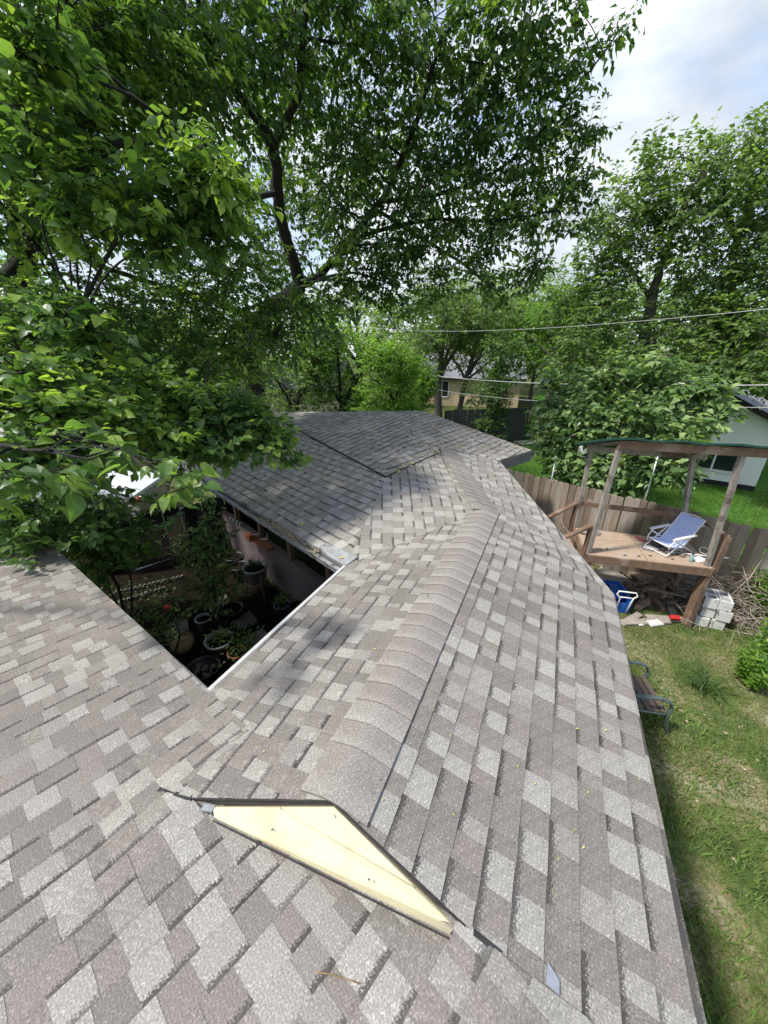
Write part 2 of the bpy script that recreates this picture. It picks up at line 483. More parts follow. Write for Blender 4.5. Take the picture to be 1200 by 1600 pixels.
def segs_obj(name, A, B, ra, rb, mat_, parent, kind='stuff', n=4):
    """many thin tapered sticks as one mesh"""
    A = np.array(A, float); B = np.array(B, float)
    ra = np.broadcast_to(np.array(ra, float), (len(A),)); rb = np.broadcast_to(np.array(rb, float), (len(A),))
    d = B - A; d /= np.maximum(np.linalg.norm(d, axis=1, keepdims=True), 1e-9)
    h = np.where(np.abs(d[:, 2:3]) < .9, np.array([[0, 0, 1.0]]), np.array([[1.0, 0, 0]]))
    s = np.cross(d, h); s /= np.linalg.norm(s, axis=1, keepdims=True); t = np.cross(d, s)
    V = []
    for P, r in ((A, ra), (B, rb)):
        for k in range(n):
            a = 2 * math.pi * k / n
            V.append(P + r[:, None] * (math.cos(a) * s + math.sin(a) * t))
    V = np.stack(V, 1).reshape(-1, 3)
    base = (np.arange(len(A)) * 2 * n)[:, None, None]
    F = np.array([[k, (k + 1) % n, n + (k + 1) % n, n + k] for k in range(n)])[None] + base
    return np_mesh(name, V, F.reshape(-1, 4), mat_, parent, kind=kind)

# ------------------------------------------------------------ ground
def ground_mat(name, cols, scale=0.8):
    m, nt, b, out = newmat(name)
    b.inputs['Roughness'].default_value = 1.0; b.inputs['Specular IOR Level'].default_value = 0.05
    f1 = noise(nt, scale, 6, 0.7, dist=0.5)
    f2 = noise(nt, scale * 14, 5, 0.75)
    f3 = noise(nt, scale * 90, 3, 0.7)
    c = ramp(nt, f1, cols)
    c = mixrgb(nt, 0.8, c, ramp(nt, f2, [(0.3, 0.55), (0.7, 1.4)]), 'MULTIPLY')
    c = mixrgb(nt, 0.8, c, ramp(nt, f3, [(0.3, 0.5), (0.7, 1.45)]), 'MULTIPLY')
    nt.links.new(c, b.inputs['Base Color'])
    bump(nt, b, f3, 0.8, 0.03)
    return m

M['yard'] = ground_mat('patchy_yard', [(0.38, (0.06, 0.10, 0.028)), (0.47, (0.12, 0.15, 0.05)), (0.54, (0.24, 0.22, 0.11)), (0.66, (0.36, 0.33, 0.23))], 0.85)
M['lawn'] = ground_mat('green_lawn', [(0.3, (0.035, 0.10, 0.012)), (0.6, (0.06, 0.14, 0.02)), (0.8, (0.09, 0.16, 0.035))], 0.4)
M['ground'] = ground_mat('far_ground', [(0.35, (0.05, 0.08, 0.02)), (0.6, (0.09, 0.10, 0.04))], 0.1)

def sheet(name, poly, z, m, thick=0.0):
    mb = MB()
    mb.add([(x, y, z) for x, y in poly], [tuple(range(len(poly)))], m)
    o = mb.build(name, m); o['kind'] = 'structure'
    return o

sheet('ground', [(-300, -120), (300, -120), (300, 420), (-300, 420)], 0.0, M['ground'])
# back yard on the right of the house up to the picket fence
FA, FB = np.array([2.05, 10.62]), np.array([7.95, 4.35])       # fence line points
fd = (FB - FA) / np.linalg.norm(FB - FA)
fn = np.array([fd[1] * -1, fd[0]])                              # normal
if fn[0] < 0: fn = -fn
FEND = FA + fd * 16
sheet('yard', [(-0.5, -7), (FEND[0] + 1.0, -7), tuple(FEND), tuple(FA + fd * 0), (2.0, 10.5), (1.2, 8), (0.4, 4)], 0.004, M['yard'])
nl = [tuple(FA - fd * 1.2 + fn * 0.02), tuple(FEND + fn * 0.02), tuple(FEND + fn * 40), tuple(FA + fn * 40 - fd * 16)]
sheet('lawn', nl, 0.006, M['lawn'])
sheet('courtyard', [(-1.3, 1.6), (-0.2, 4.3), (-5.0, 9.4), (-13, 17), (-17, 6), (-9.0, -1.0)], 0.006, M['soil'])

# ------------------------------------------------------------ roof geometry
SB = 0.25                                            # slope of the wing roof
AZB = 24.5
bB, tB = azdir(AZB), np.array([azdir(AZB)[1], -azdir(AZB)[0], 0.0])
P0 = onz(521, 1251, 2.64)
nR = tB * SB; nR[2] = 1.0
nL = -tB * SB; nL[2] = 1.0
def zBR(x, y): return P0[2] - ((x - P0[0]) * nR[0] + (y - P0[1]) * nR[1])
def zBL(x, y): return P0[2] - ((x - P0[0]) * nL[0] + (y - P0[1]) * nL[1])
def BL(px, py): return onplane(px, py, P0, nL)
def BRp(px, py): return onplane(px, py, P0, nR)
RB = P0 + bB * ((4.61 - P0[1]) / bB[1])
K = BL(328, 1080)
I = BL(541, 884)
T = BL(385, 1135)
W = BL(262, 1238)
G1 = BL(300, 1247)
G2 = BRp(740, 1458)
E1 = BRp(783, 1493)
E2 = BRp(915, 1592)
ER = BRp(1105, 1600)
BEND = BRp(958, 928)
BEND = np.array([BEND[0], BEND[1], zBR(BEND[0], BEND[1])])


def plane3(a, b, c):
    n = np.cross(np.array(b) - a, np.array(c) - a); n /= n[2]
    return lambda x, y: a[2] - ((x - a[0]) * n[0] + (y - a[1]) * n[1]), n
RC = np.array(onz(699, 703, 2.80))
NOT = onz(779, 722, 2.57)
zCR, nCR = plane3(RB, RC, BEND)
GF = onz(320, 750, 2.31)
gdir = GF - I; gdir[2] = 0; gdir /= np.linalg.norm(gdir)
GE = I + gdir * 6.4
eup = np.array([-gdir[1] * -1, gdir[0] * -1, 0.0])
if eup[1] < 0: eup = -eup
nE = np.array([-0.28 * eup[0], -0.28 * eup[1], 1.0])
zE = lambda x, y: I[2] - ((x - I[0]) * nE[0] + (y - I[1]) * nE[1])
V = onplane(603, 747, I, nE)
zCL, nCL = plane3(RB, I, V)
zCL2, nCL2 = plane3(RB, V, RC)
EU = onplane(435, 657, I, nE)
best = min(range(-80, 20), key=lambda a: abs((azdir(a) * 0.25) @ (RC - V) - (RC - V)[2]))
gD = azdir(best) * 0.25; print('D az', best)
nD = np.array([-gD[0], -gD[1], 1.0])
zD = lambda x, y: V[2] - ((x - V[0]) * nD[0] + (y - V[1]) * nD[1])
CN = onplane(831, 706, V, nD)
RC[2] = zD(RC[0], RC[1]) + .01
NOT = onplane(779, 722, V, nD); NOT[2] += .03
zCR2, nCR2 = plane3(BEND, RC, NOT)
zCL2, nCL2 = plane3(RB, V, RC)
zCR, nCR = plane3(RB, RC, BEND)
DR = onplane(661, 644, V, nD)
EU = np.array([EU[0], EU[1], EU[2] + .01])
zD1, nD1 = plane3(V, DR, EU)
EUD = EU; DL = onplane(428, 646, V, nD1)


UPA = azdir(139)
def zA0(x, y): return 2.44 + 0.05 * (UPA[0] * x + UPA[1] * y)
def segdist(x, y, a, b):
    a, b = np.array(a[:2]), np.array(b[:2]); p = np.array([x, y])
    t_ = np.clip((p - a) @ (b - a) / ((b - a) @ (b - a)), 0, 1)
    return np.linalg.norm(p - a - t_ * (b - a))
def zA(x, y):
    z = zA0(x, y)
    d1 = min(segdist(x, y, K, T), segdist(x, y, T, W))
    w = math.exp(-(d1 / 0.35) ** 2)
    z += w * (zBL(x, y) + 0.004 - z)
    d2 = segdist(x, y, E1, E1 + (E2 - E1) * 3)
    w = math.exp(-(d2 / 0.25) ** 2)
    z += w * (zBR(x, y) + 0.012 - z)
    return z

# ------------------------------------------------------------ shingles
def clip_poly(subj, clip):
    """Sutherland-Hodgman; each vertex is (x, y, *attributes); clip is convex, counter-clockwise"""
    out = subj
    n = len(clip)
    for i in range(n):
        a, b = clip[i], clip[(i + 1) % n]
        ex, ey = b[0] - a[0], b[1] - a[1]
        inp, out = out, []
        if not inp: return []
        for j in range(len(inp)):
            p, q = inp[j], inp[(j + 1) % len(inp)]
            dp = ex * (p[1] - a[1]) - ey * (p[0] - a[0])
            dq = ex * (q[1] - a[1]) - ey * (q[0] - a[0])
            if dp >= 0: out.append(p)
            if (dp >= 0) != (dq >= 0):
                t_ = dp / (dp - dq)
                out.append(tuple(p[k] + t_ * (q[k] - p[k]) for k in range(len(p))))
    return out

def ccw(poly):
    a = sum(poly[i][0] * poly[(i + 1) % len(poly)][1] - poly[(i + 1) % len(poly)][0] * poly[i][1] for i in range(len(poly)))
    return poly if a > 0 else poly[::-1]

PIECES = []       # (verts3d, attrs, size_on_photo, old)
def shingle_field(rnd, ox, oy, az_u, az_v, expo, zf, clips, gain=1.0, old=False, tw=1.0, lift=0.0):
    """az_u = direction along a course, az_v = direction down the slope"""
    u, v = azdir(az_u), azdir(az_v)
    clips = [ccw([(float(p[0]), float(p[1])) for p in c]) for c in clips]
    allp = [p for c in clips for p in c]
    det = u[0] * v[1] - u[1] * v[0]
    us = [((p[0] - ox) * v[1] - (p[1] - oy) * v[0]) / det for p in allp]
    vv = [((p[1] - oy) * u[0] - (p[0] - ox) * u[1]) / det for p in allp]
    k0, k1 = math.floor(min(vv) / expo) - 1, math.ceil(max(vv) / expo) + 1
    for k in range(k0, k1):
        x = min(us) - rnd.random() * 0.4
        xe = max(us)
        tooth = rnd.random() < 0.5
        ptone = 0
        while x < xe:
            w = (rnd.uniform(0.09, 0.175) if tooth else rnd.uniform(0.06, 0.15)) * tw
            r = rnd.random()
            if tooth: tone = rnd.choice([1.0, 0.9, 0.65, 0.8, 0.1, 0.95, 0.3])
            else: tone = rnd.choice([0.0, 0.1, 0.35, 0.35, 0.62, 0.2, 0.8])
            if ptone > 0.6 and tone > 0.5 and rnd.random() < 0.8: tone = rnd.choice([0.0, 0.15, 0.35])
            tone = min(1, max(0, tone + rnd.uniform(-0.14, 0.14))); ptone = tone
            band = rnd.uniform(0.55, 0.9) if rnd.random() < 0.5 else rnd.uniform(0, 0.15)
            v0, v1 = k * expo - 0.02, (k + 1) * expo
            jag = rnd.uniform(-0.003, 0.003)
            v1 += jag
            quad = []
            skew = 0.008 if tooth else 0.0
            un = 0.0 if tooth else 0.014
            for uu, vq, f in ((x + skew * .5 - un, v0, 0), (x - un, v1, 1), (x + w + un, v1, 1), (x + w - skew * .5 + un, v0, 0)):
                quad.append((ox + u[0] * uu + v[0] * vq, oy + u[1] * uu + v[1] * vq, f))
            for c in clips:
                P = clip_poly(quad, c)
                if len(P) < 3: continue
                ar = abs(sum(P[i][0] * P[(i + 1) % len(P)][1] - P[(i + 1) % len(P)][0] * P[i][1] for i in range(len(P)))) / 2
                if ar < 2e-5: continue
                lo_, hi_ = (0.002, 0.0085) if tooth else (0.0005, 0.006)
                top = [(p[0], p[1], zf(p[0], p[1]) + lift + lo_ + (hi_ - lo_) * p[2]) for p in P]
                bot = [(p[0], p[1], zf(p[0], p[1]) + lift - 0.004) for p in P]
                # down-exposure coordinate (0 where the course above ends)
                g = [max(0.0, p[2] * 1.14 - 0.14) for p in P]
                PIECES.append((top, bot, g, tone, band, old))
            x += w
            tooth = not tooth

def piece_mesh(mats, plist, name, o3):
    Vs, Fs, cols = [], [], []
    for top, bot, g, tone, band, old in plist:
        n = len(top); b = len(Vs)
        # orientation
        a = sum(top[i][0] * top[(i + 1) % n][1] - top[(i + 1) % n][0] * top[i][1] for i in range(n))
        if a < 0: top, bot, g = top[::-1], bot[::-1], g[::-1]
        Vs += [(p[0] - o3[0], p[1] - o3[1], p[2] - o3[2]) for p in top] + [(p[0] - o3[0], p[1] - o3[1], p[2] - o3[2]) for p in bot]
        Fs.append(tuple(b + i for i in range(n)))
        cols += [(tone, g[i], band, 1) for i in range(n)]
        for i in range(n):
            j = (i + 1) % n
            Fs.append((b + i, b + n + i, b + n + j, b + j))
            isb = (g[i] + g[j]) > 1.6
            cols += [(0.0, 0.0, 0.9 if isb else 0.5, 1)] * 4      # the cut edge shows the dark asphalt core
    me = bpy.data.meshes.new(name)
    me.from_pydata(Vs, [], Fs)
    ca = me.color_attributes.new('tone', 'FLOAT_COLOR', 'CORNER')
    ca.data.foreach_set('color', np.array(cols, dtype=np.float32).ravel())
    me.materials.append(mats)
    return me

rnd = random.Random(11)
fl = onplane(82, 853, (0, 0, zA0(0, 0)), np.array([-0.05 * UPA[0], -0.05 * UPA[1], 1.0]))
xy = lambda p: (float(p[0]), float(p[1]))
vd = (W - T)[:2] / np.linalg.norm((W - T)[:2])            # direction of the valley, toward the camera's left
far_ = azdir(-131)[:2]                                      # along the eave to the left
Wl = np.array(xy(W)) + vd * 8
flp = np.array(xy(fl))
A1 = [xy(T), xy(K), tuple(flp), tuple(flp + far_ * 9), tuple(Wl + far_ * 6), tuple(Wl)]
ed = (E2 - E1)[:2] / np.linalg.norm((E2 - E1)[:2])
G2b = np.array(xy(G2)) + np.array([0.0, 0.03])
A2 = [xy(T), tuple(Wl), tuple(Wl + np.array([0, -5.0])), (G2b[0], -3.5), tuple(G2b)]
A3 = [tuple(G2b), (G2b[0], -3.5), (3.0, -3.5), tuple(np.array(xy(E2)) + ed * 1.2), xy(E2)]
EX = 0.139
shingle_field(rnd, 0, 0, 44, -51, 0.142, zA, [A1, A2, A3], lift=0.0)
nA = len(PIECES)
# wing roof, right slope
BR_poly = [xy(P0), xy(RB), xy(BEND), tuple(np.array(xy(ER)) - bB[:2] * 0.2), tuple(np.array(xy(E2)) + ed * 0.42), xy(G2)]
shingle_field(rnd, P0[0], P0[1], AZB, AZB + 90, EX, zBR, [BR_poly])
BL2 = [xy(K), xy(I), xy(RB), xy(P0), xy(T)]
BL1 = [xy(T), xy(P0), xy(G1), xy(W)]
shingle_field(rnd, P0[0], P0[1], AZB, AZB - 90, EX, zBL, [BL1, BL2])
CR_poly = [xy(RB), xy(RC), xy(NOT), xy(BEND)]
ncr = np.array([nCR[0], nCR[1]]); azc = math.degrees(math.atan2(nCR[0], nCR[1]))
CR2 = [xy(BEND), xy(RC), xy(NOT)]; CR_poly = [xy(RB), xy(RC), xy(BEND)]
shingle_field(rnd, RB[0], RB[1], azc - 90, azc, EX, zCR, [CR_poly], old=True)
shingle_field(rnd, RB[0], RB[1], azc - 90, azc, EX, zCR2, [CR2], old=True)
azl = -90.0

shingle_field(rnd, RB[0], RB[1], azl + 90, azl, EX, zCL, [[xy(RB), xy(I), xy(V)]], old=True)
shingle_field(rnd, RB[0], RB[1], azl + 90, azl, EX, zCL2, [[xy(RB), xy(V), xy(RC)]], old=True)
aze = math.degrees(math.atan2(nE[0], nE[1]))
gout = azdir(aze)[:2]
EU2 = np.array(xy(EU)) - gdir[:2] * -1.8
E_poly = [xy(I), xy(V), xy(EU), tuple(np.array(xy(EU)) + gdir[:2] * 2.5), xy(GE)]

shingle_field(rnd, I[0], I[1], aze + 90, aze, EX, zE, [E_poly], old=True)
azd = math.degrees(math.atan2(nD[0], nD[1]))
D_poly1 = [[xy(V), xy(DR), xy(DL), xy(EU)]]
D_poly = [[xy(V), xy(RC), xy(DR)], [xy(RC), xy(NOT), xy(CN), xy(DR)]]
shingle_field(rnd, V[0], V[1], azd + 90, azd, EX, zD, D_poly, old=True, lift=0.03)
shingle_field(rnd, V[0], V[1], azd + 90, azd, 0.175, zD1, D_poly1, old=True, lift=0.03)


house = thing('house', 'single storey house with the patchwork grey and mauve shingle roof the photo is taken from', 'house', (0, 0, 0))
def slab(name, polys, zf, m, th=0.11, drop=0.006, sub=None):
    mb = MB()
    for poly in polys:
        poly = ccw([xy(p) for p in poly])
        n = len(poly)
        if sub:    # fan refine is not needed: planes only
            pass
        Vv = [(x, y, zf(x, y) - drop) for x, y in poly] + [(x, y, zf(x, y) - drop - th) for x, y in poly]
        F = [tuple(range(n)), tuple(range(2 * n - 1, n - 1, -1))] + [(i, n + i, n + (i + 1) % n, (i + 1) % n) for i in range(n)]
        mb.add(Vv, F, m)
    return mb.build(name, m, house)
roof = slab('roof', [BR_poly], zBR, M['deck'])
slab('roof', [BL1, BL2], zBL, M['deck'])
slab('roof', [CR_poly], zCR, M['deck'])
slab('roof', [CR2], zCR2, M['deck'])
slab('roof', [[RB, I, V]], zCL, M['deck'])
slab('roof', [[RB, V, RC]], zCL2, M['deck'])
slab('roof', [E_poly], zE, M['deck'])
slab('roof', D_poly, lambda x, y: zD(x, y) + 0.03, M['deck'], th=0.03)
slab('roof', D_poly1, lambda x, y: zD1(x, y) + 0.03, M['deck'], th=0.05)
roofA = slab('roof', [A1, A2], lambda x, y: zA0(x, y) - 0.10, M['deck'])
# shingles: the 300 that show largest are parts of their own, the others one joined part
sizes = []
for i, pc in enumerate(PIECES):
    pp = []
    ok = True
    for p in pc[0]:
        v_ = np.array(p) - C0
        if v_ @ CF < 0.15: ok = False; break
        pp.append(project(p))
    if not ok: sizes.append(0); continue
    cx = sum(q[0] for q in pp) / len(pp); cy = sum(q[1] for q in pp) / len(pp)
    ar = abs(sum(pp[k][0] * pp[(k + 1) % len(pp)][1] - pp[(k + 1) % len(pp)][0] * pp[k][1] for k in range(len(pp)))) / 2
    # hidden under the wing roof
    if i < nA and i >= 0:
        x_, y_ = pc[0][0][0], pc[0][0][1]
    sizes.append(ar if (0 < cx < 1200 and 0 < cy < 1600) else 0)
order = sorted(range(len(PIECES)), key=lambda i: -sizes[i])
big = set(order[:300])
for i in order[:300]:
    pc = PIECES[i]
    c = np.mean(np.array(pc[0]), axis=0)
    me = piece_mesh(M['shingle_old'] if pc[5] else M['shingle'], [pc], 'shingle', c)
    o = bpy.data.objects.new('shingle', me); COL.objects.link(o); o.parent = house; o.location = c
rest_new = [PIECES[i] for i in range(len(PIECES)) if i not in big and not PIECES[i][5]]
rest_old = [PIECES[i] for i in range(len(PIECES)) if i not in big and PIECES[i][5]]
for lst, mm in ((rest_new, M['shingle']), (rest_old, M['shingle_old'])):
    me = piece_mesh(mm, lst, 'shingles', (0, 0, 0))
    o = bpy.data.objects.new('shingles', me); COL.objects.link(o); o.parent = house; o['kind'] = 'stuff'

# ridge caps
def cap_run(a, b, tl, tr, zl, zr, w=0.185, first=0.30, expo=0.15, roundn=8, cut=0.0):
    """caps from a (nearest the camera) to b; tl, tr = horizontal unit vectors to the left and right"""
    a, b = np.array(a, float), np.array(b, float)
    L = np.linalg.norm((b - a)[:2]); d = (b - a) / L
    s = 0.0; i = 0
    while s < L - 0.02:
        ln = (first if i == 0 else expo)
        ln = min(ln, L - s + 0.03)
        over = 0.04
        tone = rnd.choice([0.2, 0.4, 0.55, 0.9, 0.7, 0.3, 0.5])
        Vv, Ff, cl = [], [], []
        nn = roundn
        cross = []
        for k in range(-nn, nn + 1):
            q = k / nn * w
            f = abs(k) / nn
            round_z = -0.05 * math.exp(-(f * 1.9) ** 2)         # the fold is rolled over, not sharp
            cross.append((q, round_z))
        rows = [(s, 0.0125 + rnd.uniform(-.001, .002) if i else 0.010, 0.0), (s + ln * 0.45, 0.010, 0.5), (s + ln + over, 0.004, 1.0)]
        if i == 0: rows[0] = (s - 0.015, 0.012, 0.0)
        for (sv, lift, _) in rows:
            c = a + d * sv
            for q, rz in cross:
                t_ = (tr if q > 0 else tl) * abs(q)
                x, y = c[0] + t_[0], c[1] + t_[1]
                zz = min(zl(x, y), zr(x, y)) + SB * abs(q) - SB * (math.sqrt(q * q + 0.0064) - 0.08) + lift + 0.004 + 0.006 * math.exp(-(q / w * 2.2) ** 2) - 0.010 * (abs(q) / w) ** 2
                Vv.append((x, y, zz))
        m_ = len(cross)
        for r in range(2):
            for k in range(m_ - 1):
                Ff.append((r * m_ + k, r * m_ + k + 1, (r + 1) * m_ + k + 1, (r + 1) * m_ + k))
        b0 = len(Vv)
        for k in range(m_):
            x, y, z = Vv[k]; Vv.append((x, y, z - 0.010))
        for k in range(m_ - 1): Ff.append((k, b0 + k, b0 + k + 1, k + 1))
        for k in (0, m_ - 1):
            pass
        me = bpy.data.meshes.new('ridge_cap')
        c0 = a + d * s
        me.from_pydata([(p[0] - c0[0], p[1] - c0[1], p[2] - c0[2]) for p in Vv], [], Ff)
        ca = me.color_attributes.new('tone', 'FLOAT_COLOR', 'CORNER')
        arr = []
        for p in me.polygons:
            for li in p.loop_indices:
                vi = me.loops[li].vertex_index
                g = (vi // m_) / 2 if vi < b0 else 0
                edge = p.index >= 2 * (m_ - 1)
                arr.append((tone * .5, 0.0, 0.12, 1) if edge else (min(1, tone + (0.25 if g < 0.4 else 0)), 1.0, 0.0, 1))
        ca.data.foreach_set('color', np.array(arr, dtype=np.float32).ravel())
        me.polygons.foreach_set('use_smooth', [p.index < 2 * (m_ - 1) for p in me.polygons])
        me.materials.append(M['cap'])
        o = bpy.data.objects.new('ridge_cap', me); COL.objects.link(o); o.parent = house; o.location = tuple(c0)
        s += ln; i += 1
cap_run(P0, RB, -tB, tB, zBL, zBR, first=0.26)
tC = np.array([nCR[0], nCR[1], 0]); tC /= np.linalg.norm(tC)
cap_run(RB - (RC - RB) / np.linalg.norm(RC - RB) * 0.02, RC, -tC, tC, lambda x, y: max(zCL(x, y), zCL2(x, y)) if y > 6 else zCL(x, y), zCR, first=0.15)

# gable board under the front end of the wing roof
bm_ = MB()
drop = np.array([0, 0, 1.0])
a0 = onplane(328, 1256, BL(330, 1257), np.array([nL[0], nL[1], 1]))
def under(p, d): return np.array([p[0], p[1], p[2] - d])
bl_ = under(BL(330, 1255), 0.035); br_ = under(BRp(712, 1442), 0.03); ap_ = under(BL(521, 1254), 0.035)
n_ = np.cross(br_ - bl_, ap_ - bl_); n_ /= np.linalg.norm(n_)
if n_[1] > 0: n_ = -n_
th = -n_ * 0.018
# lower corners reach down to the roof below
bl2 = np.array([bl_[0] + 0.03, bl_[1] - 0.045, zA(bl_[0], bl_[1]) + 0.026]); br2 = np.array([br_[0] - .03, br_[1] - 0.03, zA(br_[0], br_[1]) + 0.022])
Fv = [bl_, bl2, br2, br_, ap_]
bm_.add([p for p in Fv] + [p + th for p in Fv], [(0, 1, 2, 3, 4), (9, 8, 7, 6, 5), (0, 5, 6, 1), (1, 6, 7, 2), (2, 7, 8, 3), (3, 8, 9, 4), (4, 9, 5, 0)], M['cream'])
gb = bm_.build('gable_board', M['cream'], house)
# the lapped lower siding course: a proud strip whose top edge shows as a line
def lerp(a, b, t_): return np.array(a) * (1 - t_) + np.array(b) * t_
q0, q1 = lerp(bl2, bl_, 0.5), lerp(br2, ap_, 0.34)
lap = MB()
up0, up1 = lerp(ap_, bl_, 0.42), lerp(ap_, br_, 0.70)
off = n_ * 0.006
lap.add([bl_ + off * .6 + (ap_ - bl_) * .05, bl2 + off, br2 + off * 1.4, br_ + off * .8, up1 + off * 2.2, up0 + off * 2.2, up1, up0],
        [(0, 1, 2, 3, 4, 5), (5, 4, 6, 7)], M['cream'])
lap.build('siding_course', M['cream'], house)
ed_ = MB()
def strip(p, q, w, h, m, dz=0.0, mb=None):
    (mb or ed_).beam(np.array(p) + [0, 0, dz], np.array(q) + [0, 0, dz], w, h, m)
strip(W + (W - G1) * 0.4, G1, 0.02, 0.014, M['underlay_and_shade'], -0.002)
strip(G1, P0, 0.010, 0.012, M['underlay_and_shade'], -0.006)
strip(P0, G2, 0.010, 0.012, M['underlay_and_shade'], -0.006)
strip(bl2 - [0.005, .012, .010], br2 - [0.005, .012, .008], 0.005, 0.006, M['underlay_and_shade'], 0)  # dark strip put in for the shadow gap under the board
strip(G2, E1, 0.02, 0.008, M['underlay_and_shade'], 0.008)
ed_.build('underlay_and_shade_edge', M['underlay_and_shade'], house)
# curled flap of black membrane at the left corner
fm = MB()
f0 = BL(252, 1235); f0 = np.array([f0[0], f0[1], zA(f0[0], f0[1]) + 0.03])
f1 = G1 + np.array([0, 0, -0.005]); f2 = np.array([bl2[0] + .02, bl2[1], bl2[2] - 0.02]); f3 = np.array([(f0[0] + f2[0]) / 2 - .01, (f0[1] + f2[1]) / 2 - 0.03, zA0(f0[0], f0[1]) + 0.02])
f4 = np.array([(f0[0] * .5 + f1[0] * .5), (f0[1] * .5 + f1[1] * .5), f1[2] - .015])
fm.add([f0, f3, f2, f1, f4], [(0, 1, 4), (1, 2, 3, 4)], M['underlay_and_shade'])
fm.add([np.array(p) - [0, 0, 0.004] for p in (f0, f3, f2, f1, f4)], [(4, 1, 0), (4, 3, 2, 1)], M['underlay_and_shade'])
fm.build('membrane_flap', M['underlay_and_shade'], house)
# step flashing seen under the loose corner on the right, and a stub at the left of the board
am = MB()
qs = [BRp(855, 1505), BRp(873, 1535), BRp(873, 1558), BRp(852, 1540)]
am.add([(p[0], p[1], p[2] + 0.016) for p in qs] + [(p[0], p[1], p[2] + 0.013) for p in qs], [(0, 1, 2, 3), (7, 6, 5, 4), (0, 4, 5, 1), (1, 5, 6, 2), (2, 6, 7, 3), (3, 7, 4, 0)], M['alu'])
am.build('flashing', M['alu'], house)
am = MB(); am.tube([G2 + np.array([-.06, -.02, -.02]), G2 + np.array([-.03, -.03, -.015]), G2 + np.array([.0, -.03, -.012])], [0.012, 0.016, 0.009], 8, M['alu'])
am.build('flashing', M['alu'], house)
am = MB(); am.beam(bl_ + [-.05, .0, .0], bl_ + [.01, -.01, .0], .03, .012, M['alu']); am.build('flashing', M['alu'], house)
for f_ in ((.2, .25), (.75, .2)):
    b0_ = lerp(lerp(bl2, br2, f_[0]), ap_, f_[1]) + n_ * 0.009
    nb = MB(); nb.tube([b0_ - n_ * .004, b0_ + n_ * .003], .0035, 8, M['dark']); nb.build('nail', M['dark'], house)
cr_ = MB(); c0_ = lerp(ap_, lerp(bl2, br2, .62), .08) + n_ * .012
cr_.tube([c0_, c0_ + np.array([.012, -.01, -.03]), c0_ + np.array([.006, -.03, -.07])], .0012, 4, M['dark']); cr_.build('crack', M['dark'], house)
# nails on the ridge
for q in ((603, 1190), (594, 1222), (668, 933)):
    c = BRp(*q); nb = MB(); nb.lathe((c[0], c[1], c[2] + 0.016), [(0.007, 0), (0.007, 0.003), (0.0, 0.004)], 8, M['dark']); nb.build('nail', M['dark'], house)

# drip edges, fascias, gutter
em = MB()
out = -tB
em.beam(K + out * 0.008 + [0, 0, 0.002], I + out * 0.008 + [0, 0, 0.002], 0.018, 0.010, M['drip'])
em.beam(K + out * 0.03 - [0, 0, 0.03], I + out * 0.03 - [0, 0, 0.03], 0.012, 0.06, M['drip'])
em.build('drip_edge', M['drip'], house)
em = MB(); em.beam(K + out * -0.03 - [0, 0, 0.12], I + out * -0.03 - [0, 0, 0.12], 0.03, 0.16, M['fascia'])
em.beam(np.array(ER) - bB * 4 - [0, 0, 0.09], BEND - [0, 0, 0.09], 0.03, 0.17, M['fascia'])
em.beam(BEND - [0, 0, 0.09], NOT - [0, 0, 0.09], 0.03, 0.17, M['fascia']); em.build('fascia', M['fascia'], house)
nt_, cn_ = onz(781, 723, 2.28), CN
em = MB()
em.beam(np.array([NOT[0], NOT[1], zD(NOT[0], NOT[1]) + .02]) - [0, 0, 0.11], np.array([CN[0], CN[1], CN[2] + .02]) - [0, 0, 0.11], 0.025, 0.22, M['fascia'])
em.beam(np.array([CN[0], CN[1], CN[2] + .02]) - [0, 0, 0.10], DR - [0, 0, 0.08], 0.025, 0.18, M['fascia'])
em.build('fascia', M['fascia'], house)
# D roof edge above E (dark step) with a black strip standing for the rake's shadow
em = MB(); em.beam(V + [0, 0, 0.012], EUD + [0, 0, 0.012], 0.012, 0.036, M['underlay_and_shade']); em.build('underlay_and_shade_edge', M['underlay_and_shade'], house)
# A roof rake metal
em = MB()
kA = np.array([K[0], K[1], zA(K[0], K[1])]); fA = np.array([flp[0], flp[1], zA0(flp[0], flp[1])])
kd = (fA - kA) / np.linalg.norm(fA - kA)
em.beam(kA - [0, 0, 0.1], fA - [0, 0, 0.1], 0.03, 0.15, M['fascia'])
fa2 = fA + azdir(-131) * 9
em.beam(fA - [0, 0, 0.1], np.array([fa2[0], fa2[1], zA0(fa2[0], fa2[1]) - 0.1]), 0.03, 0.15, M['fascia'])
em.build('fascia', M['fascia'], house)
# gutter: open U channel along the courtyard eave
gm = MB()
go = np.array([gout[0], gout[1], 0.0])
g0, g1 = I + gdir * -0.02, GE
prof = [(0.0, 0.015), (0.005, -0.075), (0.10, -0.085), (0.115, -0.005), (0.135, 0.0)]
for q, (a, b) in enumerate(zip(prof[:-1], prof[1:])):
    for s_, nrm in ((1, 0),):
        Vq = [g0 + go * a[0] + [0, 0, a[1]], g1 + go * a[0] + [0, 0, a[1]], g1 + go * b[0] + [0, 0, b[1]], g0 + go * b[0] + [0, 0, b[1]]]
        nn_ = np.array([0, 0, -0.003]) if q in (1, 3) else go * 0.003
        gm.add([tuple(v_) for v_ in Vq] + [tuple(v_ + nn_) for v_ in Vq], [(0, 1, 2, 3), (7, 6, 5, 4), (0, 4, 5, 1), (2, 6, 7, 3), (1, 5, 6, 2), (3, 7, 4, 0)], M['gutter'])
gm.add([g0 + go * a[0] + [0, 0, a[1]] for a in prof[:4]], [(0, 1, 2, 3)], M['gutter'])
gut = gm.build('gutter', M['gutter'], house)
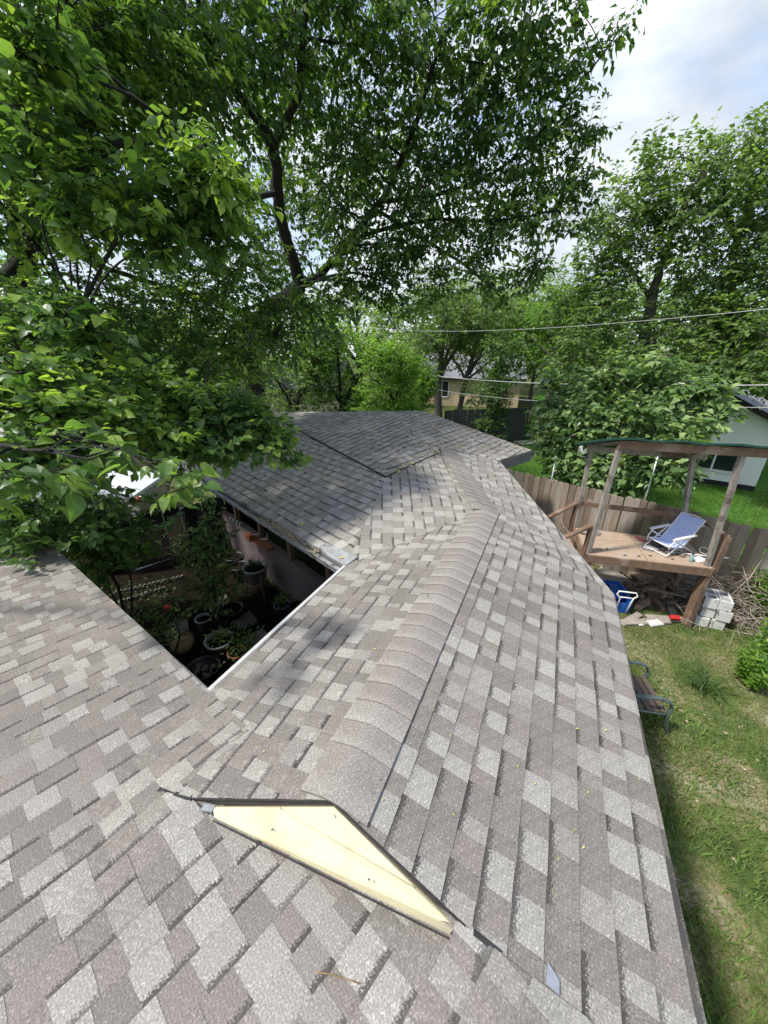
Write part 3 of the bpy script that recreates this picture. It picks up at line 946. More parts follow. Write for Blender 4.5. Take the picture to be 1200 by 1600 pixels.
fm = MB(); fm.beam(I - [0, 0, 0.10], GE - [0, 0, 0.10], 0.02, 0.14, M['fascia']); fm.build('fascia', M['fascia'], house)
# apron of bare metal at the inner corner
c1, c2 = I, I + gdir * 0.55
ap = MB()
up = -go
pts = [c1 + up * -0.02, c2 + up * -0.02, c2 + up * 0.12, c1 + up * 0.16 + gdir * -0.02]
pts = [np.array([p[0], p[1], zE(p[0], p[1]) + 0.014]) for p in pts]
ap.add(pts + [p - np.array([0, 0, .003]) for p in pts], [(0, 1, 2, 3), (7, 6, 5, 4), (0, 4, 5, 1), (2, 6, 7, 3), (1, 5, 6, 2), (3, 7, 4, 0)], M['gutter'])
ap.build('flashing', M['gutter'], house)
# litter in the gutter
r3 = np.random.RandomState(5)
n = 1600
s = np.clip(r3.normal(1.35, 0.42, n), 0.55, 3.4); w_ = r3.uniform(0.0, 0.125, n)
P = g0[None] + gdir[None] * s[:, None] + go[None] * w_[:, None]; P[:, 2] += -0.03 + 0.04 * r3.rand(n) + 0.02 * np.exp(-((s - 1.3) / .5) ** 2)
D = r3.normal(size=(n, 3)); D[:, 2] *= .3
leaves_obj('gutter_litter', P, D, np.tile([0, 0, 1.0], (n, 1)) + r3.normal(size=(n, 3)) * .4, r3.uniform(.008, .028, n), r3.rand(n), M['debris'], house)
# pale metal sheet lying on the roof edge at the far left
ms = MB(); qs = [onplane(q[0], q[1], (0, 0, zA0(0, 0) + .03), np.array([-.05 * UPA[0], -.05 * UPA[1], 1.0])) for q in ((-60, 884), (42, 859), (38, 846), (-60, 862))]
ms.add(qs + [q - np.array([0, 0, .012]) for q in qs], [(0, 1, 2, 3), (7, 6, 5, 4), (0, 4, 5, 1), (1, 5, 6, 2), (2, 6, 7, 3), (3, 7, 4, 0)], M['galvblue'])
o = ms.build('metal_sheet', M['galvblue']); tag(o, 'flat blue grey metal sheet at the far left edge of the nearest roof', 'metal sheet')
# walls of the house under the eaves
wm = MB()
def wall(p, q, z0, z1, th, m, mb=wm):
    p, q = np.array(p[:2]), np.array(q[:2])
    mb.beam([p[0], p[1], (z0 + z1) / 2], [q[0], q[1], (z0 + z1) / 2], th, z1 - z0, m)
inner = 0.45
Kw, Iw = K + tB * inner, I + tB * inner
wall(Kw - bB * .4, Iw + bB * .2, 0, 2.2, 0.12, M['wallhouse'])
wall(ER - tB * inner - bB * 4, BEND - tB * inner, 0, 2.1, 0.12, M['wallhouse'])
wall(BEND - tB * inner, NOT - np.array([inner, 0, 0]), 0, 2.1, 0.12, M['wallhouse'])
wall(kA + np.array([-.3, -.35, 0]), fA + np.array([-.3, -.35, 0]), 0, 2.0, 0.12, M['wallhouse'])
wall(NOT - np.array([inner, -.3, 0]), CN + np.array([-.4, .3, 0]), 0, 2.1, 0.12, M['wallhouse'])
wall(CN + np.array([-.4, .3, 0]), DR + np.array([-.4, -.3, 0]), 0, 2.15, 0.12, M['wallhouse'])
wm.build('wall', M['wallhouse'], house)
# low stucco wall of the carport-like porch, posts and beam under the gutter
wl0 = onz(530, 925, 0.92); wl0 = np.array([wl0[0], wl0[1], 0]); wl1 = wl0 + gdir * 5.2
pm = MB(); wall(wl0, wl1, 0.0, 0.92, 0.14, M['wallpink'], pm); low = pm.build('low_wall', M['wallpink'], house)
for s_ in (0.25, 1.5, 2.7, 3.9, 5.0):
    b_ = wl0 + gdir * s_; pm = MB(); pm.box((b_[0], b_[1], 0.92 + 0.62), (0.09, 0.09, 1.24), math.radians(44), M['treated']); pm.build('post', M['treated'], house)
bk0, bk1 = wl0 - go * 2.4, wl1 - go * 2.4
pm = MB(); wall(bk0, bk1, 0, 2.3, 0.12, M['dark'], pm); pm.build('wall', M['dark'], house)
dp = MB(); dp.tube([I + go * .02 + gdir * .12 - [0, 0, .09], I + go * .02 + gdir * .12 - [0, 0, .3], I - go * .25 + gdir * .15 - [0, 0, .6], I - go * .25 + gdir * .15 - [0, 0, 2.2]], 0.035, 8, M['drip']); dp.build('downspout', M['drip'], house)

# ------------------------------------------------------------ fences
def picket(mb_len, h, w, th=0.018, ear=0.03):
    """dog-eared board, standing at the origin, face along x"""
    P = [(-w / 2, 0), (w / 2, 0), (w / 2, h - ear), (w / 2 - ear, h), (-w / 2 + ear, h), (-w / 2, h - ear)]
    V = [(x, -th / 2, z) for x, z in P] + [(x, th / 2, z) for x, z in P]
    n = 6
    F = [tuple(range(n)), tuple(range(2 * n - 1, n - 1, -1))] + [(i, n + i, n + (i + 1) % n, (i + 1) % n) for i in range(n)]
    mb = MB(); mb.add(V, F); return mb

def make_fence(a, b, h, label, mats, w=0.14, post_every=2.4, rails=True, name='picket_fence', seed=1, back=1, dz=0.0, rail_mat=None):
    r = random.Random(seed)
    a, b = np.array(a[:2], float), np.array(b[:2], float)
    L = np.linalg.norm(b - a); d = (b - a) / L; ang = math.atan2(d[1], d[0]); nrm = np.array([-d[1], d[0]]) * back
    root = thing(name, label, 'fence', (a[0], a[1], 0))
    protos = []
    for m_ in mats:
        o = picket(1, h, w).build('picket', m_); o.parent = root
        protos.append(o)
    n = int(L / (w + 0.003)); s = w / 2
    used = [0] * len(protos)
    for i in range(n):
        k = r.randrange(len(protos))
        if used[k] == 0: o = protos[k]
        else:
            o = protos[k].copy(); COL.objects.link(o); o.parent = root
        used[k] += 1
        p = d * (i * (w + 0.003) + s)
        o.location = (p[0] + nrm[0] * r.uniform(-.004, .004), p[1] + nrm[1] * r.uniform(-.004, .004), dz + r.uniform(-0.025, 0.02))
        o.rotation_euler = (r.uniform(-.015, .015), r.uniform(-.012, .012), ang)
    for k, o in enumerate(protos):
        if used[k] == 0: bpy.data.objects.remove(o)
    for z in ((0.35, h * 0.5, h - 0.3) if rails else ()):
        mb = MB(); p, q = a + nrm * 0.03, b + nrm * 0.03
        mb.beam([p[0], p[1], z], [q[0], q[1], z], 0.04, 0.085); mb.build('rail', rail_mat or mats[0], root)
    for i in range(int(L / post_every) + 1):
        p = a + d * min(i * post_every, L) + nrm * 0.075
        mb = MB(); mb.box((p[0], p[1], (h - .05) / 2), (0.06, 0.06, h - .05), ang); mb.build('post', rail_mat or mats[0], root)
    return root

fa = FA + fd * 0.5
make_fence(fa, FEND, 1.78, 'weathered brown cedar picket fence running behind the raised playhouse', [M['fencewood'], M['fencewood2'], M['fencewood3'], M['fencewood']], seed=3)

# the neighbours' side: a lighter cross fence with its gap, then a dark board fence and buildings
q0, q1 = onz(803, 675, 0), onz(866, 660, 0)
def panel_fence(a, b, h, label, m_, mp, w=0.14, seed=2, name='board_fence'):
    return make_fence(a, b, h, label, [m_, m_], w=w, seed=seed, name=name, rail_mat=mp, back=1)
panel_fence((8.3, 20.5), (11.2, 25.5), 1.75, 'brown board fence with grey rails beside the green lawn, far behind the roofs', M['fencewood'], M['fencewood2'], seed=5)
panel_fence((11.2, 25.6), (24.0, 27.6), 1.7, 'low brown board fence crossing the far end of the lawn near the parked pickup', M['fencewood3'], M['fencewood2'], seed=6)
panel_fence((3.2, 19.6), (7.9, 20.6), 1.85, 'dark grey painted board fence in front of the tan brick house', M['darkfence'], M['darkfence'], w=0.2, seed=7)

# steel stakes against the fence
for q, z0_, lab in (((996, 815), 2.55, 'bare galvanised pole standing between playhouse rail and fence'), ((853, 790), 2.2, 'short galvanised stake beside the brush heap at the fence')):
    base = onz(q[0], q[1], 0.9); t_ = thing('metal_pole', lab, 'pole', (base[0], base[1], 0))
    mb = MB(); mb.tube([(base[0], base[1], 0), (base[0] + .03, base[1] + .01, z0_)], 0.02, 8, M['galv']); mb.build('shaft', M['galv'], t_)
    mb = MB(); mb.tube([(base[0] + .03, base[1] + .01, z0_ - .01), (base[0] + .03, base[1] + .01, z0_ + .025)], 0.024, 8, M['galv']); mb.build('cap', M['galv'], t_)

# ------------------------------------------------------------ raised playhouse
dk = thing('playhouse_platform', 'raised wooden playhouse platform with a green sheet roof on four leaning grey posts', 'playhouse', (4.7, 6.0, 0))
dFL, dFR, dBR, dBL = np.array([3.66, 5.78]), np.array([5.52, 5.31]), np.array([5.80, 6.25]), np.array([3.95, 6.90])
ZD = 1.27
def quad_at(s, t_): return dFL * (1 - s) * (1 - t_) + dFR * s * (1 - t_) + dBR * s * t_ + dBL * (1 - s) * t_
for k in range(2):      # two plywood sheets
    s0, s1 = (0.0, 0.497) if k == 0 else (0.503, 1.0)
    pl = [quad_at(s0, 0), quad_at(s1, 0), quad_at(s1, 1), quad_at(s0, 1)]
    mb = MB(); mb.prism([tuple(p) for p in pl], ZD - 0.02, ZD, M['deckply']); mb.build('deck_sheet', M['deckply'], dk)
mb = MB(); lr = random.Random(4)
for k in range(6):
    p = quad_at(lr.uniform(.15, .9), lr.uniform(.05, .6)); mb.lathe((p[0], p[1], ZD + .0015), [(0.028, 0), (0.02, 0.0004), (0.0, 0.0006)], 7, M['dark'])
mb.build('knot_holes', M['dark'], dk)
for a, b in ((dFL, dFR), (dFR, dBR), (dBR, dBL), (dBL, dFL)):
    mb = MB(); e = (b - a) / np.linalg.norm(b - a); nn_ = np.array([e[1], -e[0]]) * 0.02
    mb.beam([a[0] + nn_[0], a[1] + nn_[1], ZD - 0.072], [b[0] + nn_[0], b[1] + nn_[1], ZD - 0.072], 0.038, 0.14, M['treated']); mb.build('rim_joist', M['treated'], dk)
for s in (.25, .5, .75):
    mb = MB(); a, b = quad_at(s, .03), quad_at(s, .97); mb.beam([a[0], a[1], ZD - .09], [b[0], b[1], ZD - .09], .038, .13); mb.build('joist', M['treated'], dk)
for (b_, m_) in ((dFR + [-.02, .06], (.09, .14)), (dBR + [.02, -.02], (.09, .12)), (dFL + [.06, .05], (.09, .09)), (dBL + [.05, -.05], (.09, .09))):
    mb = MB(); mb.beam([b_[0] + .04, b_[1] + .03, 0], [b_[0], b_[1], ZD - .01], m_[0], m_[1]); mb.build('leg', M['treated'], dk)
for a, b in ((dFL + [.02, .05], (3.78, 5.75)), (dFR + [-.03, .08], (5.29, 5.34)), (dBL + [.0, -.02], (3.93, 6.9)), (dBR + [-.1, .05], (5.44, 6.36))):
    zt = 3.27 if b[1] < 6 else 2.95
    if b[1] < 6 and b[0] < 4: b = (3.74, 5.78)
    mb = MB(); mb.beam([a[0], a[1], ZD - .12 if b[1] < 6 else ZD], [b[0], b[1], zt], .066, .066); mb.build('roof_post', M['greypost'], dk)
# short rail posts and rails
def railpost(p, h=0.52, m_=M['treated']):
    mb = MB(); mb.beam([p[0], p[1], ZD - .1], [p[0] + .02, p[1] + .01, ZD + h], .085, .085); mb.build('rail_post', m_, dk)
rFL, rFR, rBL, rBR = dFL + [.0, .02], dFR + [.08, .06], dBL + [-.05, .02], dBR + [.05, .03]
railpost(rFL + [-.01, .06], .53); railpost(rFR, .55); railpost(rBL, .53); railpost(rBR, .5)
def rail(p, q, z0_, z1_, w=.04, h=.09):
    mb = MB(); mb.beam([p[0], p[1], z0_], [q[0], q[1], z1_], h, w); mb.build('handrail', M['treated'], dk)
rail(rBL, rBR, ZD + .53, ZD + .50, .09, .04); rail(rBR, rFR, ZD + .52, ZD + .56)
# ladder-side rails running down toward the house
l1, l2 = onz(885, 833, 1.62), onz(866, 800, 1.62)
rail(rFL + [-.02, .06], l1 + [-.1, -.05, 0], ZD + .53, 1.52); rail(rBL, l2 + [-.1, -.02, 0], ZD + .53, 1.52)
for k in range(3):
    a = rFL + (l1[:2] - rFL) * (0.3 + .3 * k); b = rBL + (l2[:2] - rBL) * (0.3 + .3 * k)
    mb = MB(); mb.beam([a[0], a[1], ZD - .2 - .25 * k], [b[0], b[1], ZD - .2 - .25 * k], .14, .035); mb.build('step', M['deckply'], dk)
# roof sheet, folded, falling away to the back
rf = MB()
tFL, tFR, tBL, tBR = np.array([3.60, 5.62, 3.40]), np.array([5.80, 5.08, 3.38]), np.array([3.62, 6.95, 3.02]), np.array([5.85, 6.55, 2.98])
N = 10
top = []
for i in range(N + 1):
    for j in range(5):
        s, t_ = i / N, j / 4
        p = tFL * (1 - s) * (1 - t_) + tFR * s * (1 - t_) + tBR * s * t_ + tBL * (1 - s) * t_
        top.append(p + np.array([0, 0, 0.012 * math.sin(i * 2.1 + j)]))
F = [(i * 5 + j, (i + 1) * 5 + j, (i + 1) * 5 + j + 1, i * 5 + j + 1) for i in range(N) for j in range(4)]
nb = len(top)
allv = top + [p - np.array([0, 0, .03]) for p in top]
F2 = [tuple(nb + k for k in reversed(f)) for f in F]
edge = [(i * 5, nb + i * 5, nb + (i + 1) * 5, (i + 1) * 5) for i in range(N)] + [(i * 5 + 4, (i + 1) * 5 + 4, nb + (i + 1) * 5 + 4, nb + i * 5 + 4) for i in range(N)]
edge += [(j + 1, nb + j + 1, nb + j, j) for j in range(4)] + [(N * 5 + j, nb + N * 5 + j, nb + N * 5 + j + 1, N * 5 + j + 1) for j in range(4)]
rf.add(allv, F + F2 + edge, M['tarp']); rf.build('roof_sheet', M['tarp'], dk)
def beamP(p, q, w, h, nm='roof_beam', m_=M['greypost']):
    mb = MB(); mb.beam(p, q, w, h); mb.build(nm, m_, dk)
beamP([3.66, 5.70, 3.28], [5.62, 5.24, 3.25], .04, .13, m_=M['treated']); beamP([3.85, 6.88, 2.92], [5.75, 6.42, 2.89], .04, .11)
beamP([3.72, 5.74, 3.30], [3.88, 6.9, 2.97], .09, .04, 'rafter'); beamP([4.6, 5.52, 3.29], [4.75, 6.7, 2.96], .09, .04, 'rafter'); beamP([5.5, 5.32, 3.27], [5.62, 6.48, 2.94], .09, .04, 'rafter')

# beach chair on the deck
def beach_chair(loc, rz):
    t_ = thing('beach_chair', 'folding beach chair with white tube frame and lilac sling on the wooden deck', 'chair', loc)
    c, s = math.cos(rz), math.sin(rz)
    def W_(p): return (loc[0] + .78 * (p[0] * c - p[1] * s), loc[1] + .78 * (p[0] * s + p[1] * c), loc[2] + .80 * p[2])
    def T(pts, r, nm, m_=M['whitemetal'], smooth=True):
        mb = MB(); mb.tube([W_(p) for p in pts], r, 7, m_); return mb.build(nm, m_, t_)
    # x = facing direction, y = width
    for y in (-.27, .27):
        T([(-.42, y, .02), (-.1, y, .2), (.30, y, .42)], .013, 'leg')
        T([(.36, y, .03), (.10, y, .22), (-.22, y, .47)], .013, 'leg')
        mb = MB(); p, q = W_((-.30, y * 1.12, .47)), W_((.28, y * 1.12, .44)); mb.beam(p, q, .06, .018, M['whitemetal']); mb.build('armrest', M['whitemetal'], t_)
        T([(.20, y * 1.1, .43), (.34, y, .30), (.34, y, .18)], .011, 'brace')
    T([(.36, -.27, .03), (.36, .27, .03)], .013, 'crossbar'); T([(-.42, -.27, .02), (-.42, .27, .02)], .013, 'crossbar')
    T([(.33, -.26, .24), (-.08, -.26, .17), (-.50, -.26, .78), (-.52, 0, .80), (-.50, .26, .78), (-.08, .26, .17), (.33, .26, .24), (.33, -.26, .24)], .012, 'frame')
    T([(-.56, -.2, .62), (-.66, -.2, .60), (-.70, 0, .50), (-.66, .2, .60), (-.56, .2, .62)], .010, 'carry_bar')
    prof = [(.33, .245), (.2, .215), (.05, .19), (-.06, .18), (-.12, .23), (-.22, .37), (-.33, .54), (-.43, .69), (-.50, .79)]
    def sling(lo, hi, nm, m_, ya=-.25, yb=.25):
        mb = MB(); V_ = []
        P = prof[lo:hi]
        for (x, z) in P:
            for j in range(5):
                y = ya + (yb - ya) * j / 4; sag = -.018 * (1 - ((j - 2) / 2) ** 2)
                V_.append(W_((x, y, z + sag)))
        for (x, z) in P:
            for j in range(5):
                y = ya + (yb - ya) * j / 4; sag = -.018 * (1 - ((j - 2) / 2) ** 2)
                V_.append(W_((x - .004, y, z + sag - .005)))
        n = len(P); F_ = []
        for i in range(n - 1):
            for j in range(4):
                F_.append((i * 5 + j, i * 5 + j + 1, (i + 1) * 5 + j + 1, (i + 1) * 5 + j))
                F_.append((n * 5 + (i + 1) * 5 + j, n * 5 + (i + 1) * 5 + j + 1, n * 5 + i * 5 + j + 1, n * 5 + i * 5 + j))
        mb.add(V_, F_, m_, smooth=True); mb.build(nm, m_, t_)
    sling(0, 4, 'seat', M['lilac']); sling(3, 9, 'backrest', M['lilac'])
    mb = MB(); P = [(.30, .2), (.10, .15), (.02, .02), (.22, .04)]
    V_ = [W_((x, y, z)) for y in (-.2, -.05) for x, z in P]
    mb.add(V_, [(0, 1, 2, 3), (7, 6, 5, 4), (0, 4, 5, 1), (1, 5, 6, 2), (2, 6, 7, 3), (3, 7, 4, 0)], M['navy']); mb.build('pouch', M['navy'], t_)
    return t_
bc = quad_at(.74, .52)
beach_chair((bc[0], bc[1], ZD), math.radians(196))

# rackets, pole, bottle, papers on the deck
rk = onz(945 + 0, 850, ZD); rk = onz(1017, 856, ZD + .02)
t_ = thing('racket', 'badminton racket with pale blue rim lying on the deck beside the beach chair', 'racket', (rk[0], rk[1], ZD))
mb = MB(); hp = [(rk[0] + .16 * math.cos(a), rk[1] + .105 * math.sin(a), ZD + .025) for a in [2 * math.pi * k / 20 for k in range(20)]]
mb.tube(hp, .008, 6, M['potblue'], closed=True); mb.build('rim', plain('racket_rim', (.15, .35, .6), .4), t_)
mb = MB()
for k in range(-5, 6):
    y = k * .018; hw = .155 * math.sqrt(max(0, 1 - (y / .105) ** 2)); mb.beam((rk[0] - hw, rk[1] + y, ZD + .025), (rk[0] + hw, rk[1] + y, ZD + .025), .002, .002)
for k in range(-7, 8):
    x = k * .02; hw = .10 * math.sqrt(max(0, 1 - (x / .16) ** 2)); mb.beam((rk[0] + x, rk[1] - hw, ZD + .027), (rk[0] + x, rk[1] + hw, ZD + .027), .002, .002)
mb.build('strings', M['white'], t_)
mb = MB(); mb.tube([(rk[0] + .16, rk[1] - .02, ZD + .02), (rk[0] + .50, rk[1] - .11, ZD + .02)], .007, 6); mb.build('shaft', M['whitemetal'], t_)
p0, p1 = onz(993, 839, ZD + .06), onz(1062, 866, ZD + .03)
t_ = thing('garden_stick', 'dark green stick with a red tip lying across the racket on the deck', 'stick', (p0[0], p0[1], ZD))
mb = MB(); mb.tube([p0, p1], .011, 6); mb.build('shaft', plain('green_rod', (.01, .06, .05), .4), t_)
mb = MB(); mb.tube([p0, p0 + (p1 - p0) * .25], .0135, 6); mb.build('grip', M['red'], t_)
mb = MB(); mb.lathe((p1[0] + .03, p1[1] - .02, ZD + .0), [(.05, 0), (.055, .03), (.02, .06), (0, .065)], 10); mb.build('head', M['fencewood3'], t_)
p0, p1 = onz(1040, 862, ZD + .03), onz(1138, 872, ZD + .03)
t_ = thing('white_pole', 'white plastic pole lying along the front of the deck past its edge', 'pole', (p0[0], p0[1], ZD))
mb = MB(); mb.tube([p0, p1], .012, 7); mb.build('tube', M['whitemetal'], t_)
mb = MB(); cc = onz(1103, 862, ZD + .03); mb.tube([(cc[0] + .10 * math.cos(a), cc[1] + .09 * math.sin(a), ZD + .02 + .05 * max(0, math.sin(a))) for a in [2 * math.pi * k / 14 for k in range(14)]], .006, 6, closed=True); mb.build('hoop', M['whitemetal'], t_)
c = onz(1079, 877, ZD)
t_ = thing('spray_bottle', 'small pale green bottle with dark cap standing at the front deck edge', 'bottle', (c[0], c[1], ZD))
mb = MB(); mb.lathe((c[0], c[1], ZD), [(.03, 0), (.032, .02), (.032, .10), (.015, .13)], 12); mb.build('body', plain('pale_green_plastic', (.22, .38, .33), .3), t_)
mb = MB(); mb.lathe((c[0], c[1], ZD + .13), [(.017, 0), (.017, .03), (0, .032)], 10); mb.build('cap', M['black'], t_)
c = onz(1092, 875, ZD)
o = MB().box((c[0], c[1], ZD + .012), (.22, .15, .018), .3, M['white'], .004).build('paper_pad', M['white']); tag(o, 'flat white pad lying beside the bottle on the deck corner', 'pad')
ORIGIN[o.name] = np.zeros(3)
hs = MB(); hc = quad_at(.12, .8)
hs.tube([(hc[0] + (.16 + .012 * k / 8) * math.cos(k * .45), hc[1] + (.12) * math.sin(k * .45), ZD + .012 + .0012 * k) for k in range(40)], .008, 6)
o = hs.build('coiled_hose', M['potgrey']); tag(o, 'thin pale hose coiled at the back left of the deck', 'hose')

# ------------------------------------------------------------ under and beside the playhouse
def hollow_block(c, rz, label):
    t_ = thing('concrete_block', label, 'concrete block', c, 'pale concrete blocks stacked beside the playhouse leg')
    t_.rotation_euler = (0, 0, rz)
    mb = MB(); L, W_, H_ = .39, .19, .19
    o0 = np.array(c)
    xs = [-L / 2, -L / 2 + .035, -.018, .018, L / 2 - .035, L / 2]; ys = [-W_ / 2, -W_ / 2 + .032, W_ / 2 - .032, W_ / 2]
    for i in range(5):
        for j in range(3):
            if i in (1, 3) and j == 1: continue
            z1 = H_; 
            mb.add([(o0[0] + x, o0[1] + y, o0[2] + z) for z in (0, z1) for (x, y) in ((xs[i], ys[j]), (xs[i + 1], ys[j]), (xs[i + 1], ys[j + 1]), (xs[i], ys[j + 1]))],
                   [(3, 2, 1, 0), (4, 5, 6, 7), (0, 1, 5, 4), (1, 2, 6, 5), (2, 3, 7, 6), (3, 0, 4, 7)], M['cinder'])
    mb.build('block', M['cinder'], t_)
    return t_
cb = onz(1096, 975, 0)
rzb = math.radians(62)
ex = np.array([math.cos(rzb - math.pi / 2), math.sin(rzb - math.pi / 2)])
words = [['bottom', 'middle', 'top'], ['bottom', 'middle', 'top']]
for col_ in range(2):
    for k in range(3):
        j = (0.012 if k % 2 else -.008)
        p = cb[:2] + ex * (col_ * .215 + j) + np.array([0.04, .12])
        hollow_block((p[0] + lr.uniform(-.02, .02), p[1] + lr.uniform(-.02, .02), k * .204), rzb + lr.uniform(-.06, .06),
                     '%s pale concrete block of the %s stack beside the playhouse leg' % (words[col_][k], 'nearer-leg' if col_ == 0 else 'outer'))
gp = [onz(a, b, 0)[:2] for a, b in ((915, 905), (945, 880), (1010, 888), (1040, 905), (1025, 930), (975, 925), (930, 930))]
M['gravel'] = ground_mat('pale_gravel', [(0.35, (0.34, 0.31, 0.27)), (0.6, (0.5, 0.47, 0.43)), (0.8, (0.2, 0.2, 0.1))], 3.0)
sheet('gravel_patch', [tuple(p) for p in gp], 0.012, M['gravel'])
# blue tub with white tube handle
c = onz(968, 957, 0)
t_ = thing('plastic_sled', 'bright blue plastic sled with a white tube handle beside the firewood', 'sled', (c[0], c[1], 0))
mb = MB(); u = np.array([.22, .97, 0]); u /= np.linalg.norm(u); v = np.array([.97, -.22, 0])
b0 = c + np.array([-.22, .02, 0])
def sp(a, b, z): return b0 + v * a * .85 + u * b * .8 + np.array([0, 0, z * .9])
out_ = [(.0, .0), (.40, .0), (.44, .35), (.36, .72), (.05, .72), (-.03, .35)]
V_ = [sp(a, b, .02) for a, b in out_] + [sp(a * 1.0 + (-.03 if a < .2 else .03), b + (-.03 if b < .1 else .03 if b > .6 else 0), .30 + .12 * b) for a, b in out_] + [sp(.2 + (a - .2) * .86, .36 + (b - .36) * .9, .27 + .12 * b) for a, b in out_] + [sp(.2 + (a - .2) * .72, .36 + (b - .36) * .8, .06) for a, b in out_]
F_ = [tuple(range(5, -1, -1))]
for r_ in range(3):
    for k in range(6): F_.append((r_ * 6 + k, r_ * 6 + (k + 1) % 6, (r_ + 1) * 6 + (k + 1) % 6, (r_ + 1) * 6 + k))
F_.append(tuple(18 + k for k in range(6)))
mb.add(V_, F_, M['blue']); mb.build('tub', M['blue'], t_)
mb = MB(); mb.add([sp(.10, .12, .325), sp(.30, .12, .325), sp(.30, .60, .385), sp(.10, .60, .385), sp(.10, .12, .30), sp(.30, .12, .30), sp(.30, .60, .36), sp(.10, .60, .36)], [(0, 1, 2, 3), (7, 6, 5, 4), (0, 4, 5, 1), (1, 5, 6, 2), (2, 6, 7, 3), (3, 7, 4, 0)], M['blue']); mb.build('seat', M['blue'], t_)
mb = MB(); mb.tube([sp(.12, -.04, .06), sp(.14, -.06, .44), sp(.06, -.05, .50), sp(.10, -.02, .56), sp(.44, -.02, .56), sp(.47, -.05, .50), sp(.40, -.06, .44), sp(.34, -.04, .06)], .014, 8); mb.build('handle', M['whitemetal'], t_)
mb = MB(); mb.tube([sp(.10, -.05, .44), sp(.42, -.05, .44)], .012, 8); mb.build('handle', M['whitemetal'], t_)
# firewood heap: each piece its own thing
fr = random.Random(8)
hp0 = onz(1012, 935, 0)
for k in range(34):
    lay = 0 if k < 15 else (1 if k < 27 else 2)
    x = hp0[0] + fr.uniform(-.42 + lay * .12, .42 - lay * .1); y = hp0[1] + fr.uniform(-.34 + lay * .1, .36 - lay * .1)
    z = .06 + lay * .11 + fr.uniform(0, .03); az = fr.uniform(-.5, .5) + (0.4 if k % 2 else 1.2); L = fr.uniform(.22, .40); r = fr.uniform(.045, .08)
    d_ = np.array([math.cos(az), math.sin(az), fr.uniform(-.2, .2)]) * L / 2; p_ = np.array([x, y, z])
    mb = MB(); mb.tube([p_ - d_, p_, p_ + d_], [r, r * fr.uniform(.85, 1.1), r * fr.uniform(.8, 1)], fr.choice([3, 4, 4, 5]), M['firewood'])
    for fi in range(len(mb.smooth)): mb.smooth[fi] = False
    gy = fr.random() < .3; o = mb.build('firewood_log', M['firewood2'] if gy else M['firewood'])
    tag(o, ('greyed split log in the ' if gy else 'brown split log in the ') + ['bottom', 'middle', 'top'][lay] + ' layer of the firewood heap under the playhouse', 'log', 'firewood logs heaped under the playhouse')
for (q, az, L, w_, lab) in (((1000, 972), .05, 1.1, .14, 'long weathered plank lying in front of the firewood heap'), ((1050, 968), -.12, .9, .14, 'weathered plank lying between the firewood and the playhouse leg'), ((985, 968), .5, .6, .12, 'short weathered plank lying next to the blue sled'), ((1062, 950), -.75, .8, .10, 'narrow plank leaning low toward the playhouse leg')):
    c = onz(*q, .03); o = MB().box((c[0], c[1], .03 + fr.uniform(0, .02)), (L, w_, .035), az, M['firewood2'], .004).build('plank', M['firewood2']); tag(o, lab, 'plank')
for (q, s_, lab) in (((1022, 976), (.26, .15, .07), 'pale flat stone lying on the grass before the planks'), ((1000, 977), (.10, .08, .05), 'small pale stone chip left of the flat stone')):
    c = onz(*q, 0); mb = MB(); mb.box((c[0], c[1], s_[2] / 2), s_, .2, M['cinder'], .02); o = mb.build('stone', M['cinder']); tag(o, lab, 'stone')
c = onz(1030, 915, 0); mb = MB(); pr = random.Random(3)
V_ = [(c[0] - .45, c[1] - .15, .16), (c[0] + .1, c[1] - .3, .2), (c[0] + .5, c[1] - .05, .12), (c[0] + .45, c[1] + .35, .10), (c[0] - .1, c[1] + .45, .15), (c[0] - .5, c[1] + .3, .14), (c[0], c[1] + .05, .26)]
mb.add(V_ + [(a, b, z - .02) for a, b, z in V_], [(0, 1, 6), (1, 2, 6), (2, 3, 6), (3, 4, 6), (4, 5, 6), (5, 0, 6), (8, 7, 13), (9, 8, 13), (10, 9, 13), (11, 10, 13), (12, 11, 13), (7, 12, 13)], M['deckply'])
o = mb.build('cardboard_sheet', mat('damp_cardboard', (.30, .20, .14), (.2, .14, .1), 4, .9)); tag(o, 'buckled brown sheet spread over the back of the firewood heap', 'cardboard')
# broom
p0, p1, p2 = onz(968, 893, .62), onz(1045, 945, .22), onz(1053, 962, .14)
t_ = thing('broom', 'black handled broom with a red and black head leaning over the firewood', 'broom', (p1[0], p1[1], 0))
mb = MB(); mb.tube([p0, p1], .012, 7); mb.build('handle', M['black'], t_)
mb = MB(); mb.beam(p1, p2, .10, .05, M['black'], w1=.15); mb.build('head', M['black'], t_)
mb = MB(); mb.beam(p2, p2 + (p2 - p1) * .35, .15, .05, M['red'], w1=.16); mb.build('bristles', M['red'], t_)
p0, p1 = onz(1052, 945, .1), onz(1087, 930, .35)
o = MB().tube([p0, p1], .013, 7, M['black']).build('metal_bar', M['black']); tag(o, 'thin black bar propped between firewood and playhouse leg', 'bar')

